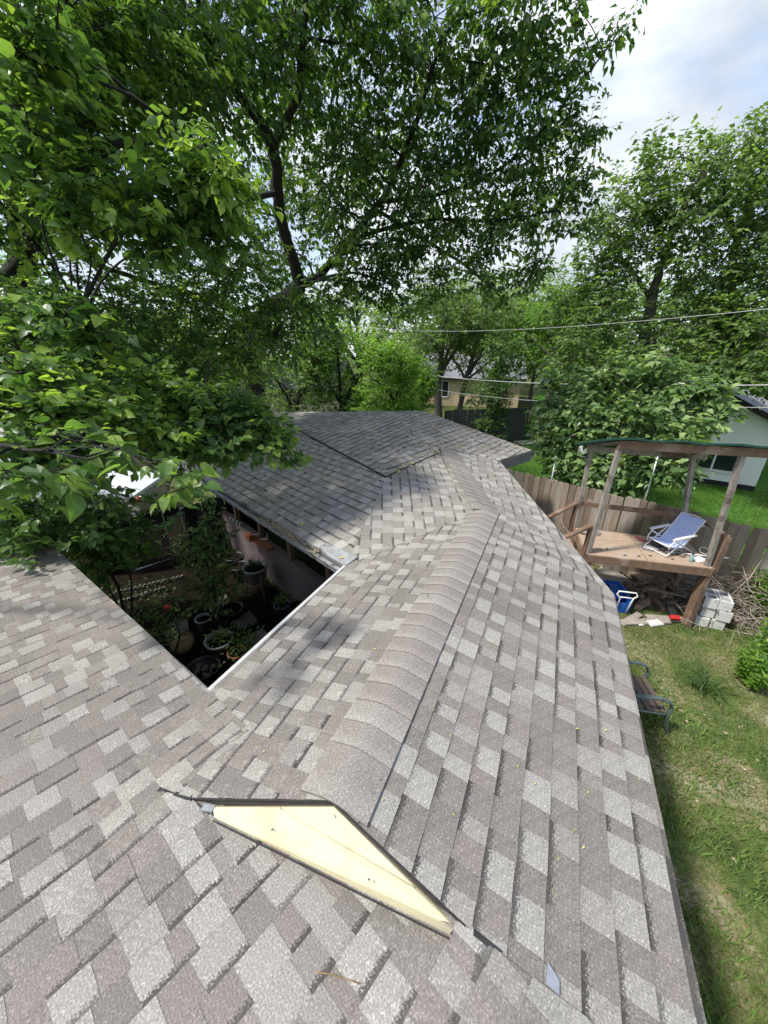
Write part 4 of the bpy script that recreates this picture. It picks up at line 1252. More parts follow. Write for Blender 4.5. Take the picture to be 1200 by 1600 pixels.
# brush heaps against the fence
def brush(c, rx, ry, h, n, label, seed):
    r = np.random.RandomState(seed)
    A = np.stack([c[0] + r.normal(0, rx, n), c[1] + r.normal(0, ry, n), np.abs(r.normal(0, h * .5, n)) + .02], 1)
    az = r.uniform(0, 6.28, n); L = r.uniform(.15, .6, n); el = r.normal(.05, .35, n)
    B = A + np.stack([np.cos(az) * np.cos(el), np.sin(az) * np.cos(el), np.sin(el)], 1) * L[:, None]
    B[:, 2] = np.maximum(B[:, 2], .01)
    Mid = (A + B) / 2 + r.normal(0, .04, (n, 3))
    rad = r.uniform(.003, .011, n)
    o = segs_obj('brush_heap', np.concatenate([A, Mid]), np.concatenate([Mid, B]), np.concatenate([rad, rad * .8]), np.concatenate([rad * .8, rad * .4]), M['twigwood'], None)
    tag(o, label, 'brush heap')
brush((6.85, 5.85), .45, .38, .75, 2200, 'tangled heap of dead branches right of the playhouse against the fence', 1)
brush((3.85, 8.0), .5, .38, .55, 900, 'tangled heap of dead branches left of the playhouse against the fence', 2)
brush((6.1, 7.15), .3, .2, .25, 160, 'thin scatter of dead twigs behind the playhouse platform', 3)
c = (6.95, 5.45)
bs = MB(); bs.tube([(6.2, 5.5, .5), (6.5, 5.55, .95), (6.75, 5.7, 1.35), (6.9, 5.7, 1.75)], [.012, .01, .008, .004], 6); o = bs.build('bare_branch', M['twigwood']); tag(o, 'single bare branch sticking up beside the leaning post at the fence', 'branch')

# patio chair by the eave
def patio_chair():
    c = onz(1000, 1120, 0)
    base = np.array([3.33, 3.62, 0.0]); rz = math.radians(-8)
    t_ = thing('patio_chair', 'patio chair with green grey metal arms and brown slatted seat beside the eave', 'chair', base)
    cs, sn = math.cos(rz), math.sin(rz)
    def W_(p): return (base[0] + p[0] * cs - p[1] * sn, base[1] + p[0] * sn + p[1] * cs, p[2])
    for y in (-.29, .29):
        mb = MB(); P = [(-.34, y, .56), (-.1, y, .62), (.18, y, .63), (.30, y, .58), (.345, y, .48), (.32, y, .33), (.36, y, .16), (.42, y, .0)]
        for a, b in zip(P[:-1], P[1:]): mb.beam(W_(a), W_(b), .05, .018, M['patio'], up=(0, 0, 1) if abs(a[2] - b[2]) < abs(a[0] - b[0]) else (1, 0, 0))
        mb.build('armrest', M['patio'], t_)
        mb = MB(); mb.tube([W_((-.28, y, .40)), W_((-.36, y, .2)), W_((-.44, y, 0))], .016, 8, M['patio']); mb.build('leg', M['patio'], t_)
        mb = MB(); mb.tube([W_((.33, y, .36)), W_((0, y, .38)), W_((-.28, y, .36)), (W_((-.38, y, .6))), W_((-.50, y, .95))], .014, 8, M['patio']); mb.build('side_frame', M['patio'], t_)
    for k in range(7):
        x = .28 - k * .085; mb = MB(); mb.beam(W_((x, -.28, .395 - .01 * (k % 2))), W_((x, .28, .395 - .01 * (k % 2))), .07, .016, M['slat']); mb.build('seat_slat', M['slat'], t_)
    for k in range(6):
        f = k / 5; x, z = -.30 - .19 * f, .46 + .46 * f; mb = MB(); mb.beam(W_((x, -.28, z)), W_((x, .28, z)), .016, .065, M['slat']); mb.build('back_slat', M['slat'], t_)
patio_chair()

# ------------------------------------------------------------ courtyard
def pot(name, label, c, r, h, m_, fill=M['soil'], group=None, taper=.75):
    t_ = thing(name, label, 'flower pot', c, group)
    mb = MB(); mb.lathe(c, [(r * taper, 0), (r * .98, h * .9), (r * 1.08, h * .9), (r * 1.08, h), (r * .96, h), (r * .93, h * .84)], 20); mb.build('shell', m_, t_)
    mb = MB(); mb.lathe((c[0], c[1], c[2] + h * .8), [(r * .93, 0), (r * .5, .012), (0, .02)], 16, cap_bottom=False); mb.build('soil', fill, t_)
    return t_
def tuft(c, r, h, n, m_, parent, size=(.04, .08), seed=1, name='foliage', up=.5):
    rr = np.random.RandomState(seed)
    P = np.array(c)[None] + rr.normal(0, 1, (n, 3)) * np.array([r, r, h])[None] * .5 + np.array([0, 0, h * .5])[None]
    P[:, 2] = np.maximum(P[:, 2], c[2] + .01)
    D = (P - np.array(c)) + rr.normal(0, .4, (n, 3)) * r; D[:, 2] += up * r * rr.rand(n)
    Nn = np.tile([0, 0, 1.0], (n, 1)) + rr.normal(0, .5, (n, 3))
    return leaves_obj(name, P, D, Nn, rr.uniform(*size, n), rr.rand(n) * .9, m_, parent)
c = onz(343, 1032, 0)
t_ = pot('flower_pot', 'large pale grey pot with leafy greens, nearest the roof corner', (c[0], c[1] + .12, 0), .21, .34, M['potgrey']); tuft((c[0] + .05, c[1] + .12, .3), .2, .12, 120, M['leaf_mid'], t_, seed=1, name='leaves')
c = onz(282, 1022, 0)
t_ = thing('basket', 'round wicker basket with tall hoop handle left of the large grey pot', 'basket', (c[0], c[1] + .1, 0)); cc = (c[0], c[1] + .1, 0)
mb = MB(); mb.lathe(cc, [(.13, 0), (.19, .1), (.2, .2), (.19, .2), (.18, .17)], 18); mb.build('bowl', M['straw'], t_)
mb = MB(); mb.lathe((cc[0], cc[1], .16), [(.185, 0), (.12, .03), (.0, .045)], 14, cap_bottom=False); mb.build('filling', M['straw'], t_)
mb = MB(); mb.tube([(cc[0] + .2 * math.cos(a), cc[1] + .05 * math.cos(a), .18 + .26 * math.sin(a)) for a in [math.pi * k / 14 for k in range(15)]], .010, 6); mb.build('handle', M['fencewood3'], t_)
# pot on a wooden stand with an aloe
c = onz(403, 928, 0); cc = (c[0], c[1] + .05, 0)
t_ = thing('plant_stand', 'splayed wooden plant stand holding the aloe pot before the low wall', 'plant stand', cc)
for k in range(4):
    a = math.pi / 4 + k * math.pi / 2; mb = MB(); mb.tube([(cc[0] + .26 * math.cos(a), cc[1] + .26 * math.sin(a), 0), (cc[0] + .2 * math.cos(a), cc[1] + .2 * math.sin(a), .3), (cc[0] + .235 * math.cos(a), cc[1] + .235 * math.sin(a), .52)], .02, 6); mb.build('leg', M['treated'], t_)
mb = MB(); mb.tube([(cc[0] + .2 * math.cos(a), cc[1] + .2 * math.sin(a), .28) for a in [2 * math.pi * k / 16 for k in range(16)]], .014, 6, closed=True); mb.build('ring', M['treated'], t_)
t_ = pot('flower_pot', 'pale grey pot with an aloe standing in the wooden plant stand', (cc[0], cc[1], .30), .22, .32, M['potgrey'])
mb = MB(); ar = random.Random(3)
for k in range(16):
    a = k * 2.4; L = ar.uniform(.16, .28); e = ar.uniform(.5, 1.2); d_ = np.array([math.cos(a) * math.cos(e), math.sin(a) * math.cos(e), math.sin(e)])
    b_ = np.array([cc[0] + .04 * math.cos(a), cc[1] + .04 * math.sin(a), .57]); mb.tube([b_, b_ + d_ * L * .5, b_ + d_ * L + [0, 0, .03]], [.02, .014, .002], 5)
mb.build('aloe_leaves', M['leaf_dark'], t_)
c = onz(443, 962, 0); t_ = pot('flower_pot', 'dull blue pot with a small leafy plant near the roof edge', (c[0], c[1], 0), .15, .28, M['potblue']); tuft((c[0], c[1], .26), .13, .14, 90, M['leaf_dark'], t_, seed=4, name='leaves')
c = onz(466, 945, 0.15); t_ = pot('flower_pot', 'wide shallow terracotta bowl beside the dull blue pot', (c[0], c[1], 0), .17, .16, M['ochre'])
c = onz(372, 1028, 0.1); t_ = pot('flower_pot', 'orange terracotta pot with ferny greens right of the large grey pot', (c[0], c[1], 0), .14, .24, M['terracotta']); tuft((c[0] + .1, c[1] + .05, .2), .28, .25, 260, M['leaf_dark'], t_, seed=5, name='leaves')
c = onz(362, 900, 0); pot('flower_pot', 'black nursery pot at the far end of the low wall', (c[0], c[1] + .3, 0), .2, .34, M['black'])
c = onz(378, 905, 0); pot('flower_pot', 'black nursery pot just left of the plant stand', (c[0], c[1], 0), .19, .36, M['black'])
c = onz(318, 968, 0.2); t_ = pot('flower_pot', 'pale blue grey pot at the foot of the tall courtyard shrub', (c[0], c[1], 0), .13, .24, M['potgrey'])
c = onz(365, 965, 0); t_ = pot('flower_pot', 'wide black tub between the shrub and the paving slab', (c[0], c[1], 0), .2, .22, M['black'])
c = onz(320, 1055, 0); t_ = thing('black_tub', 'low black tub full of stones in the courtyard corner', 'tub', (c[0], c[1], 0))
mb = MB(); mb.lathe((c[0], c[1], 0), [(.2, 0), (.25, .15), (.26, .16), (.24, .16), (.22, .1)], 18); mb.build('shell', M['black'], t_)
for k in range(18):
    a = ar.uniform(0, 6.28); r = ar.uniform(0, .17); s_ = ar.uniform(.025, .05); mb = MB(); mb.lathe((c[0] + r * math.cos(a), c[1] + r * math.sin(a), .10), [(s_ * .6, 0), (s_, s_ * .5), (s_ * .6, s_ * 1.1), (0, s_ * 1.3)], 6); mb.build('stone', M['paver'], t_)
for (q, s_, rz, lab) in (((323, 988 - 10), .36, .5, 'square stepping slab beside the basket'), ((341, 944), .42, .6, 'square stepping slab behind the tall shrub'), ((382, 970), .36, .7, 'square stepping slab right of the black tub'), ((402, 1000), .40, .75, 'square stepping slab close to the roof edge')):
    if q[0] == 323: q = (272 + 5, 982)
    c = onz(*q, .03); o = MB().box((c[0], c[1], .03), (s_, s_, .05), rz, M['paver'], .006).build('paving_slab', M['paver']); tag(o, lab, 'paving slab')
# scalloped edging
for (qa, qb, n, lab) in (((178, 947), (262, 921), 4, 'scalloped white edging of the far courtyard bed'), ((180, 930), (290, 903), 5, 'scalloped white edging piece of the courtyard bed by the gate')):
    for k in range(n):
        f = (k + .5) / n; c = onz(qa[0] * (1 - f) + qb[0] * f, qa[1] * (1 - f) + qb[1] * f, 0); e = (onz(*qb, 0) - onz(*qa, 0))[:2]; L = np.linalg.norm(e) / n; e /= np.linalg.norm(e)
        mb = MB(); pr_ = [(-L * .48, 0)] + [(-L * .48 + L * .96 * i / 12, .06 + .035 * abs(math.sin(i / 12 * math.pi * 3))) for i in range(13)] + [(L * .48, 0)]
        V_ = [(c[0] + e[0] * a - e[1] * w, c[1] + e[1] * a + e[0] * w, z) for w in (-.02, .02) for a, z in pr_]; m_ = len(pr_)
        mb.add(V_, [tuple(range(m_)), tuple(range(2 * m_ - 1, m_ - 1, -1))] + [(i, m_ + i, m_ + (i + 1) % m_, (i + 1) % m_) for i in range(m_)], M['paver'])
        o = mb.build('edging_stone', M['paver']); tag(o, lab + ', %s from the roof' % ['first', 'second', 'third', 'fourth', 'fifth'][k], 'edging stone', 'scalloped edging stones round the courtyard bed')
# items on the low wall
w0 = wl0; ang = math.atan2(gdir[1], gdir[0])
def on_wall(px, py, z=.92):
    c = onz(px, py, z); return c
c = on_wall(390, 838, 1.0); o = MB().box((c[0], c[1], .99), (.24, .12, .14), ang, M['terracotta'], .006).build('brick', M['straw']); tag(o, 'tan brick standing on the low mauve wall', 'brick')
c = on_wall(408, 848, .95); o = MB().box((c[0], c[1], .945), (.75, .2, .03), ang, M['terracotta'], .003).build('wooden_shelf_board', M['treated']); tag(o, 'reddish board lying along the top of the low wall', 'board')
for k, q in enumerate(((405, 834), (416, 841))):
    c = onz(*q, 1.0); mb = MB(); mb.beam((c[0] - .14, c[1] + .02, .975), (c[0] + .03, c[1], .975), .03, .006, M['white']); mb.beam((c[0] + .03, c[1], .975), (c[0] + .03, c[1], 1.13), .006, .03, M['white'], up=(0, 1, 0)); mb.tube([(c[0] - .08, c[1] + .01, .985), (c[0] - .0, c[1], 1.01), (c[0] + .025, c[1], 1.08)], .005, 5, M['white'])
    o = mb.build('shelf_bracket', M['white']); tag(o, ['white metal shelf bracket nearer the brick on the low wall', 'white metal shelf bracket farther from the brick on the low wall'][k], 'bracket', 'white shelf brackets on the low wall')
for k in range(4):
    c = onz(361 + k * 5, 808 + k * 3, 1.0); mb = MB(); mb.lathe((c[0], c[1], .925), [(.03, 0), (.045, .04), (.03, .08), (0, .09)], 8); o = mb.build('glass_jar', M['potgrey']); tag(o, 'small grey jar in the row at the far end of the low wall', 'jar', 'small jars on the low wall')

# gate frame with lattice
ga, gbt = onz(185, 813, 1.35), onz(252, 797, 1.35)
ga, gbt = np.array([ga[0], ga[1]]), np.array([gbt[0], gbt[1]])
t_ = thing('chain_link_gate', 'dark lattice gate with a bent steel pipe frame before the white car', 'gate', (ga[0], ga[1], 0))
mb = MB(); mb.tube([(ga[0], ga[1], .05), (ga[0], ga[1], 1.35), (gbt[0], gbt[1], 1.35), (gbt[0], gbt[1], .05)], .021, 8); mb.build('pipe_frame', M['galv'], t_)
mb = MB(); mb.tube([(ga[0], ga[1], .12), (gbt[0], gbt[1], .12)], .018, 8); mb.build('pipe_rail', M['galv'], t_)
e = (gbt - ga); L = np.linalg.norm(e); e /= L
mb = MB()
for k in range(-12, int(L / .09) + 1):
    for sgn in (1, -1):
        x0 = k * .09; a0_, z0_ = x0, .12; a1_, z1_ = x0 + 1.2, 1.32
        lo_, hi_ = max(0, -x0 / 1.2), min(1, (L - x0) / 1.2)
        if hi_ <= lo_: continue
        za, zb = .12 + 1.2 * lo_, .12 + 1.2 * hi_
        if sgn < 0: za, zb = 1.44 - za, 1.44 - zb
        pa, pb = ga + e * (x0 + 1.2 * lo_), ga + e * (x0 + 1.2 * hi_)
        mb.beam((pa[0], pa[1] + .006 * sgn, za), (pb[0], pb[1] + .006 * sgn, zb), .008, .022)
mb.build('lattice', M['dark'], t_)
make_fence((gbt[0] + .3, gbt[1] + .3), (-3.2, 9.6), 1.3, 'dark weathered board fence closing the courtyard behind the tree branches', [M['darkfence'], M['dark']], name='board_fence', seed=12)

# car behind the gate, hood toward the right
def car():
    base = np.array([-9.2, 10.1, 0.0]); rz = math.radians(6)
    t_ = thing('parked_car', 'white and beige sport utility vehicle parked beyond the courtyard gate under the trees', 'car', base)
    cs, sn = math.cos(rz), math.sin(rz)
    def W_(x, y, z): return (base[0] + x * cs - y * sn, base[1] + x * sn + y * cs, z)
    side = [(-2.3, .45), (-2.32, .95), (-2.2, 1.05), (-2.05, 1.72), (-1.6, 1.82), (-.2, 1.82), (.15, 1.74), (.75, 1.22), (1.9, 1.12), (2.28, 1.0), (2.36, .7), (2.34, .42)]
    def loft(prof, hw, m_, nm, inset=.06, z_lo=None):
        mb = MB(); V_ = []
        for yy in (-1, 1):
            for x, z in prof:
                k = hw - (max(0, z - 1.1) * .22); V_.append(W_(x, yy * k, z))
        n = len(prof)
        F_ = [tuple(range(n)), tuple(range(2 * n - 1, n - 1, -1))] + [(i, n + i, n + (i + 1) % n, (i + 1) % n) for i in range(n)]
        mb.add(V_, F_, m_); return mb.build(nm, m_, t_)
    loft([(-2.3, .42), (-2.32, .98), (.72, 1.02), (2.3, .92), (2.36, .7), (2.34, .42)], .93, M['carlow'], 'lower_body')
    loft([(-2.3, .985), (-2.2, 1.06), (-2.05, 1.12), (.72, 1.19), (1.2, 1.19), (1.9, 1.11), (2.28, 1.0), (2.30, .925), (.72, 1.025)], .925, M['carwhite'], 'hood_and_beltline')
    loft([(-2.05, 1.125), (-1.95, 1.70), (-1.6, 1.80), (-.2, 1.80), (.1, 1.73), (.70, 1.195)], .86, M['glass'], 'windows')
    loft([(-2.0, 1.70), (-1.6, 1.84), (-.2, 1.84), (.14, 1.75), (.08, 1.73), (-.2, 1.79), (-1.6, 1.79)], .87, M['carwhite'], 'cabin_roof')
    for x0, x1 in ((.72, .1), (-.55, -.5), (-2.02, -1.95)):
        for yy in (-1, 1):
            mb = MB(); mb.beam(W_(x0, yy * .925, 1.18), W_(x1, yy * .79, 1.75), .06, .05, M['carwhite']); mb.build('pillar', M['carwhite'], t_)
    for x in (-1.45, 1.45):
        for yy in (-1, 1):
            w = MB(); c0 = W_(x, yy * .86, .36)
            ring = [(.36, -.1), (.37, 0), (.36, .1)]
            ax = np.array([-sn * yy, cs * yy, 0]); 
            w.tube([np.array(c0) - ax * .12, np.array(c0) + ax * .10], .36, 20, M['rubber']); wo = w.build('wheel', M['rubber'], t_)
            r_ = MB(); r_.tube([np.array(c0) + ax * .09, np.array(c0) + ax * .115], .2, 12, M['alu']); r_.build('rim', M['alu'], wo)
            ar_ = MB(); ar_.tube([W_(x + .47 * math.cos(a), yy * .935, .40 + .47 * math.sin(a)) for a in [math.pi * k / 12 for k in range(13)]], .035, 6, M['dark']); ar_.build('wheel_arch', M['dark'], t_)
            dm = MB(); dm.add([W_(x, yy * .9335, .4)] + [W_(x + .46 * math.cos(a), yy * .9335, .40 + .46 * math.sin(a)) for a in [math.pi * k / 12 for k in range(13)]], [(0, i, i + 1) if yy < 0 else (0, i + 1, i) for i in range(1, 13)], M['black']); dm.build('wheel_well', M['black'], t_)
    for yy in (-1, 1):
        mb = MB(); mb.box(W_(2.28, yy * .86, .86), (.16, .2, .15), rz, M['orange'], .02); mb.build('turn_signal', M['orange'], t_)
        mb = MB(); mb.box(W_(2.33, yy * .62, .84), (.08, .28, .17), rz, M['alu'], .02); mb.build('headlight', M['alu'], t_)
        mb = MB(); mb.box(W_(.95, yy * .935, 1.06), (.36, .02, .09), rz, M['glass'], .004); mb.build('fender_vent', M['glass'], t_)
        mb = MB(); mb.box(W_(.5, yy * 1.04, 1.25), (.12, .2, .15), rz, M['carwhite'], .03); mb.build('mirror', M['carwhite'], t_)
car()

# ------------------------------------------------------------ neighbouring buildings
def gable_house(base, rz, Lx, Ly, hw, ridge_h, mw, mr, label, name='neighbour_house', over=.4, windows=(), ridge_along='y', shingle=False):
    t_ = thing(name, label, 'house', (base[0], base[1], 0))
    cs, sn = math.cos(rz), math.sin(rz)
    def W_(x, y, z): return (base[0] + x * cs - y * sn, base[1] + x * sn + y * cs, z)
    # footprint 0..Lx, 0..Ly, ridge along y (gable on the y=0 face) or x
    mb = MB()
    def box(x0, x1, y0, y1, z0, z1, m_): 
        V_ = [W_(x, y, z) for z in (z0, z1) for x, y in ((x0, y0), (x1, y0), (x1, y1), (x0, y1))]
        mb.add(V_, [(3, 2, 1, 0), (4, 5, 6, 7), (0, 1, 5, 4), (1, 2, 6, 5), (2, 3, 7, 6), (3, 0, 4, 7)], m_)
    box(0, Lx, 0, Ly, 0, hw, mw)
    if ridge_along == 'y':
        xm = Lx / 2
        mb.add([W_(0, 0, hw), W_(Lx, 0, hw), W_(xm, 0, ridge_h), W_(0, Ly, hw), W_(Lx, Ly, hw), W_(xm, Ly, ridge_h)], [(0, 1, 2), (5, 4, 3)], mw)
    else:
        ym = Ly / 2
        mb.add([W_(0, 0, hw), W_(0, Ly, hw), W_(0, ym, ridge_h), W_(Lx, 0, hw), W_(Lx, Ly, hw), W_(Lx, ym, ridge_h)], [(2, 1, 0), (3, 4, 5)], mw)
    mb.build('wall', mw, t_)
    sl = (ridge_h - hw) / ((Lx if ridge_along == 'y' else Ly) / 2)
    for sgn in (0, 1):
        mb = MB(); o_ = over
        if ridge_along == 'y':
            xe = -o_ if sgn == 0 else Lx + o_; ze = hw - sl * o_
            q = [(xe, -o_, ze), (xe, Ly + o_, ze), (Lx / 2, Ly + o_, ridge_h), (Lx / 2, -o_, ridge_h)]
        else:
            ye = -o_ if sgn == 0 else Ly + o_; ze = hw - sl * o_
            q = [(-o_, ye, ze), (Lx + o_, ye, ze), (Lx + o_, Ly / 2, ridge_h), (-o_, Ly / 2, ridge_h)]
        V_ = [W_(x, y, z + .16) for x, y, z in q] + [W_(x, y, z + .03) for x, y, z in q]
        mb.add(V_, [(0, 1, 2, 3), (7, 6, 5, 4), (0, 4, 5, 1), (1, 5, 6, 2), (2, 6, 7, 3), (3, 7, 4, 0)], mr); mb.build('roof', mr, t_)
        mb = MB()
        for a, b in ((0, 1), (3, 0), (1, 2)):
            pa, pb = np.array(V_[a]), np.array(V_[b]); mb.beam(pa - [0, 0, .1], pb - [0, 0, .1], .03, .17, M['dark'])
        mb.build('fascia', M['dark'], t_)
    for (face, a, z, w, h, mf) in windows:
        if face == 'y0': c_ = lambda u, zz, off: W_(u, -off, zz)
        elif face == 'x0': c_ = lambda u, zz, off: W_(-off, u, zz)
        fm = MB(); pts = [(a - w / 2, z - h / 2), (a + w / 2, z - h / 2), (a + w / 2, z + h / 2), (a - w / 2, z + h / 2)]
        for k in range(4):
            p, q = pts[k], pts[(k + 1) % 4]; fm.beam(c_(p[0], p[1], .04), c_(q[0], q[1], .04), .07, .08, mf)
        fm.beam(c_(a, z - h / 2, .035), c_(a, z + h / 2, .035), .05, .04, mf)
        fr_ = fm.build('window', mf, t_)
        gm_ = MB(); gm_.add([c_(p[0], p[1], .02) for p in pts], [(0, 1, 2, 3)], M['glass']); gm_.build('pane', M['glass'], fr_)
    return t_
hb = np.array([13.3, 12.5]); hd = np.array([11.31, 14.17]) - hb; ang = math.atan2(hd[1], hd[0])
# origin at the near right corner's left end so the gable wall runs to the right corner
Lw = 6.0
o_ = hb + hd / np.linalg.norm(hd) * Lw
gable_house(o_, math.atan2(-hd[1], -hd[0]), Lw, 8, 2.35, 3.9, M['mint'], M['greyroof'], 'pale mint stucco house with dark fascia and a white framed window across the lawn', windows=[('y0', Lw - 1.35, 1.0, 1.3, .9, M['white'])])
ft = MB(); e_ = -hd / np.linalg.norm(hd); ft.beam([o_[0], o_[1], .09], [hb[0], hb[1], .09], .08, .18, M['dark']); oo = ft.build('foundation_strip', M['dark']); 
oo.parent = bpy.data.objects['neighbour_house']; oo.location = (-o_[0], -o_[1], 0)
wf = MB(); 
gable_house((3.2, 36.2), math.radians(-14), 9.0, 8, 2.5, 4.3, M['brick'], M['greyroof'], 'tan brick house with grey roof beyond the dark fence and the twin trunks', ridge_along='x', windows=[('y0', 2.2, 1.5, 1.2, 1.4, M['white'])])
gable_house((-13.0, 24.0), math.radians(-6), 10, 6, 2.6, 3.9, M['wallhouse'], M['shedroof'], 'low outbuilding with an old dark roof behind the far roof slope', name='outbuilding', ridge_along='x')
gable_house((-22.0, 17.0), math.radians(10), 9, 6, 2.6, 4.3, M['brickred'], M['shedroof'], 'red brick house mostly hidden by the trees at the left', ridge_along='x', windows=[('y0', 6.5, 1.5, 1.2, 1.1, M['white'])])
# pickup far away at the lawn's end
pk = np.array([22.5, 36.0, 0]); t_ = thing('pickup_truck', 'silver pickup parked far beyond the lawn beside the tan house', 'pickup', pk)
def bx(x, y, z, sx, sy, sz, m_, nm, bev=.06):
    mb = MB(); mb.box((pk[0] + x, pk[1] + y, z), (sx, sy, sz), 0, m_, bev); mb.build(nm, m_, t_)
bx(0, 0, .75, 5.0, 1.9, .7, M['carwhite'], 'body'); bx(-.3, 0, 1.35, 1.9, 1.7, .6, M['glass'], 'cab'); bx(-.3, 0, 1.7, 1.7, 1.6, .1, M['carwhite'], 'cab_roof', .03)
for x in (-1.6, 1.6):
    for y in (-.9, .9):
        mb = MB(); mb.tube([(pk[0] + x, pk[1] + y - .1, .38), (pk[0] + x, pk[1] + y + .1, .38)], .38, 16, M['rubber']); mb.build('wheel', M['rubber'], t_)
# post and bin by the fence
c = onz(821, 668, 0); t_ = thing('white_barrel', 'pale cylindrical barrel at the end of the far board fence', 'barrel', (c[0], c[1], 0))
mb = MB(); mb.lathe((c[0], c[1], 0), [(.26, 0), (.28, .4), (.28, .8), (.26, 1.1), (.0, 1.12)], 14); mb.build('drum', M['cream'], t_)
c = onz(822, 692, 0); o = MB().box((c[0], c[1], .03), (1.1, .8, .06), .3, M['cinder'], .01).build('stepping_stone', M['cinder']); tag(o, 'flat pale stone lying in the middle of the green lawn', 'stone')

# ------------------------------------------------------------ power lines
def cable(label, qa, da, qb, db, r, sag=.25):
    a, b = at(*qa, da), at(*qb, db); pts = []
    a2 = a + (a - b) * .25; b2 = b + (b - a) * .6
    for k in range(25):
        f = k / 24; p = a2 * (1 - f) + b2 * f; fm_ = ((f * 1.85 - .25)); p = p + np.array([0, 0, -sag * 4 * (fm_ * (1 - fm_)) ]); pts.append(p)
    mb = MB(); mb.tube(pts, r, 5, M['cable']); o = mb.build('power_line', M['cable']); tag(o, label, 'power line', 'power lines crossing the trees')
cable('uppermost power line, rising to the right across the trees', (600, 514), 24, (1160, 487), 13, .009)
cable('middle power line, the thickest, passing over the green playhouse roof', (630, 580), 24, (1190, 602), 12, .017)
cable('lowest power line, just under the thickest one', (668, 606), 24, (1190, 637), 12, .011)

# ------------------------------------------------------------ dropped litter on the roofs
r4 = np.random.RandomState(9)
PD = []
for k in range(170):
    a, b, c_ = r4.dirichlet([1, 1, 1]); ti_ = r4.randint(3); tri = [(V, RC, DR), (V, DR, DL), (RC, CN, DR)][ti_]
    p = tri[0] * a + tri[1] * b + tri[2] * c_; p = np.array([p[0], p[1], (zD1 if ti_ == 1 else zD)(p[0], p[1]) + .05]); PD.append(p)
for k in range(60):
    a, b, c_ = r4.dirichlet([1, 1, 1]); tri = [(I, V, GE), (V, EU, GE)][r4.randint(2)]
    p = tri[0] * a + tri[1] * b + tri[2] * c_; p = np.array([p[0], p[1], zE(p[0], p[1]) + .017]); PD.append(p)
for k in range(35):     # gathered in the valley between the two far slopes
    f = r4.rand(); p = V * (1 - f) + RC * f + np.array([r4.normal(0, .07), r4.normal(0, .07), 0]); p[2] = max(zD(p[0], p[1]) + .03, zCL2(p[0], p[1])) + .02; PD.append(p)
for k in range(90):
    q = (r4.uniform(350, 1000), r4.uniform(820, 1500)); p = BRp(*q) if q[0] > 887 - .522 * (q[1] - 550) else BL(*q)
    if (p - P0) @ bB > .1 and abs((p - P0) @ tB) < 1.5: PD.append(np.array([p[0], p[1], p[2] + .014]))
PD = np.array(PD); n = len(PD); D = r4.normal(size=(n, 3)); D[:, 2] = 0
o = leaves_obj('fallen_leaves', PD, D, np.tile([0, 0, 1.0], (n, 1)) + r4.normal(0, .3, (n, 3)), np.where(np.arange(n) > n - 70, r4.uniform(.008, .02, n), r4.uniform(.03, .085, n)), r4.rand(n), M['yellowleaf'], None)
tag(o, 'small yellowed leaves and petals scattered over the far roof slopes', 'fallen leaves')
st = MB(); pts = [onplane(q[0], q[1], (0, 0, zA0(0, 0) + .012), np.array([-.05 * UPA[0], -.05 * UPA[1], 1.0])) for q in ((494, 1519), (515, 1522), (540, 1529), (563, 1537))]
st.tube(pts, .0022, 5); o = st.build('dry_grass_stem', M['straw']); tag(o, 'pale dry grass stem lying on the nearest shingles', 'stem')

# ------------------------------------------------------------ grass and weeds
def grass(name, poly, n, h, label, seed, zoff=0.006, mask=None, tone=(0, .8)):
    r = np.random.RandomState(seed)
    poly = np.array(poly); lo, hi = poly.min(0), poly.max(0)
    P = r.uniform(lo, hi, (n, 2))
    inside = np.zeros(n, bool); j = len(poly) - 1
    for i in range(len(poly)):
        xi, yi = poly[i]; xj, yj = poly[j]
        c_ = ((yi > P[:, 1]) != (yj > P[:, 1])) & (P[:, 0] < (xj - xi) * (P[:, 1] - yi) / (yj - yi + 1e-12) + xi)
        inside ^= c_; j = i
    P = P[inside]
    # patchiness
    f = np.sin(P[:, 0] * 2.1 + 1.3) * np.cos(P[:, 1] * 1.7) + .6 * np.sin(P[:, 0] * 5.3 + P[:, 1] * 4.1)
    keep = r.rand(len(P)) < np.clip(.75 + .35 * f, .12, 1); P = P[keep]; f = f[keep]
    n = len(P); az = r.uniform(0, 6.28, n); H = r.uniform(h[0], h[1], n); lean = r.uniform(.2, 1.0, n)
    w = H * .09 + .002
    B = np.stack([P[:, 0], P[:, 1], np.full(n, zoff - .004)], 1)
    s = np.stack([np.cos(az), np.sin(az), np.zeros(n)], 1); d = np.stack([-np.sin(az) * lean, np.cos(az) * lean, np.ones(n)], 1)
    Vv = np.stack([B - s * w[:, None], B + s * w[:, None], B + d * (H * .9)[:, None]], 1).reshape(-1, 3)
    F = np.arange(n * 3).reshape(-1, 3)
    t_ = np.clip(r.uniform(tone[0], tone[1], n) - .15 * f, 0, 1)
    o = np_mesh(name, Vv, F, M['grass'], None, np.repeat(t_, 3), kind='stuff'); o['label'] = label; o['category'] = 'grass'
grass('tall_grass', [(1.9, .6), (3.0, .3), (4.4, 3.2), (3.9, 4.9), (2.9, 3.6)], 9000, (.05, .12), 'longer ragged grass close to the house wall', 7, tone=(.3, .9))
grass('yard_grass', [(1.8, .0), (4.6, -.5), (8.0, 3.2), (6.6, 5.4), (2.8, 8.4), (2.6, 4.5)], 230000, (.02, .06), 'short patchy grass of the back yard', 1, tone=(0, .7))
rl = np.random.RandomState(12); n = 900
